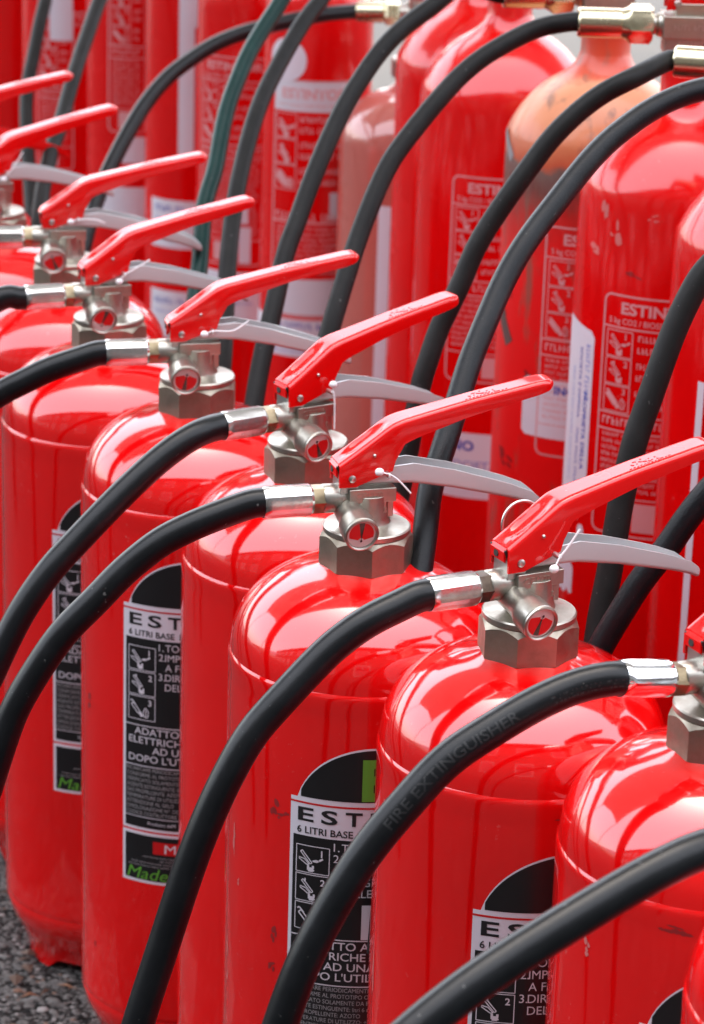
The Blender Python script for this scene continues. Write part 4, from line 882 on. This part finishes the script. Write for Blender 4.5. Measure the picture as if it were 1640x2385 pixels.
def band_label(t, psi):
    lb = MB(); f = on_cyl(rS, .0003); s0, s1 = R(-48)*rS, R(40)*rS; rnd = random.Random(6)
    put_quad(lb, s0, .5215, s1, .552, f, 0); put_frame(lb, s0, .3105, s1, .552, .0016, f, mi=1)
    put_line(lb, [(s0, .4085), (s1, .4085)], .0018, f, 1); put_quad(lb, s0+.004, .3125, s1-.006, .350, f, 0)
    for i in range(3):
        z = .519-.0262*i; put_frame(lb, s0+.003, z-.0250, s0+.027, z, .0009, f, mi=1); picto(lb, s0+.004, z-.024, .022, (1, 2, 4)[i], f, 1, .0016)
        for j in range(2): put_scribble(lb, s0+.031, s1-.006, z-.008-.011*j, .006, f, rnd, 1)
    put_quad(lb, s1-.022, .4125, s1-.014, .440, f, 0); put_scribble(lb, s0+.004, s1-.004, .4105, .008, f, rnd, 1)
    for j in range(9): put_scribble(lb, s0+.006, s1-.004, .4010-.0056*j, .0034, f, rnd, 1)
    o = turned(lb.build('printed_label', ['text_white', 'pink_print'], t, smooth=0), psi)
    e = MB(); put_text(e, 'ESTINTORE', .0095, s0+.010, .5345, on_cyl(rS, .00045), bold=.03, xs=1.05); put_scribble(e, s0+.006, s1-.004, .5260, .0030, on_cyl(rS, .00045), rnd); e.build('label_print', 'pink_print', o, smooth=0)
    # round sticker
    d = MB(); f = on_cyl(rS, .00055); cx, cz, rr = R(-33)*rS, .572, .0215; put_disc(d, cx, cz, rr, rr, f)
    turned(d.build('round_sticker', 'white', t, smooth=60), psi)
band_label(t, R(12))
st = turned(sheet(t, rS, -88, 30, .268, .3075, 'white'), R(12)); blue_rows(st, rS, -60, 20, [(.298, .006, None, 1), (.287, .0032, None, 0), (.279, .0040, None, 0), (.272, .003, None, 0)], 5)
t = tall('slim red extinguisher with a worn pink print and white tags, behind the green hose', -.1226, 2.9206, R(15), rS, .600, 'red_back', tail(TH['B7']), out_h=.72)
turned(co2_label(t, rS, -60, .552, .333, width=80, seed=7, code=False), R(15))
for a0, a1, z0, z1 in ((-6, 7, .335, .374), (-6, 4, .378, .398)): turned(sheet(t, rS, a0, a1, z0, z1, 'white', lift=.0004), R(15))
st = turned(sheet(t, rS, -50, 20, .262, .325, 'white'), R(15)); blue_rows(st, rS, -44, 12, [(.311, .006, None, 1), (.300, .003, None, 0), (.290, .003, None, 0)], 8)
t = tall('slim red extinguisher with a long white strip and white sheets headed in blue', -.1854, 3.0264, R(15), rS, .600, 'red_back', tail(TH['L4']), out_h=.72)
turned(sheet(t, rS, -16, 2, .426, .598, 'white'), R(15))
d = MB(); f = on_cyl(rS, .0004); cx, cz, rr = R(-2)*rS, .583, .0125; put_disc(d, cx, cz, rr, rr*1.6, f); turned(d.build('round_sticker', 'white', t, smooth=60), R(15))
st = turned(sheet(t, rS, -54, 12, .322, .3755, 'white'), R(15)); blue_rows(st, rS, -46, -8, [(.3625, .0062, None, 1), (.352, .003, None, 0)], 9)
st = turned(sheet(t, rS, -54, 6, .22, .2735, 'white'), R(15)); blue_rows(st, rS, -46, -8, [(.2590, .0062, None, 1), (.248, .003, None, 0)], 10)
t = tall('slim red extinguisher with a dense worn pink label over white sheets, near the left edge', -.2601, 3.1326, R(15), rS, .600, 'red_back', None, out_h=.72)
turned(co2_label(t, rS, -28, .615, .428, width=44, seed=11, code=False), R(15)); turned(sheet(t, rS, -13, 16, .393, .423, 'white'), R(15)); turned(sheet(t, rS, -44, 16, .325, .3655, 'white'), R(15))
t = tall('slim red extinguisher with a white topped blurred label, second from the left edge', -.3461, 3.2392, R(15), rS, .600, 'red_back', None, out_h=.72)
turned(co2_label(t, rS, -36, .548, .36, width=46, seed=12, code=False), R(15)); turned(sheet(t, rS, -18, 10, .510, .560, 'white', lift=.0004), R(15)); turned(sheet(t, rS, -30, 9, .262, .318, 'white'), R(15))
tall('slim plain red extinguisher at the far left edge', -.4215, 3.338, R(15), rS, .600, 'red_back', None, out_h=.72)
# tall ones standing just outside the right edge; their hoses arc into the picture
tall('tall extinguisher beyond the right edge sending a ribbed shiny black hose leftwards', .345, 1.735, R(0), rB, .598, 'red_back', tail(TH['B0']), hose_rad=.0076, hose_mat='rubber_braid')
tall('tall extinguisher beyond the right edge whose hose with a pale seam drops steeply', .400, 1.590, R(0), rB, .598, 'red_back', tail(TH['BA']), hose_rad=.0079)
tall('tall extinguisher beyond the right edge whose thick hose slants low behind the lever', .452, 1.440, R(-8), rB, .598, 'red_back', tail(TH['BB']), hose_rad=.0079, hose_mat='rubber_braid')
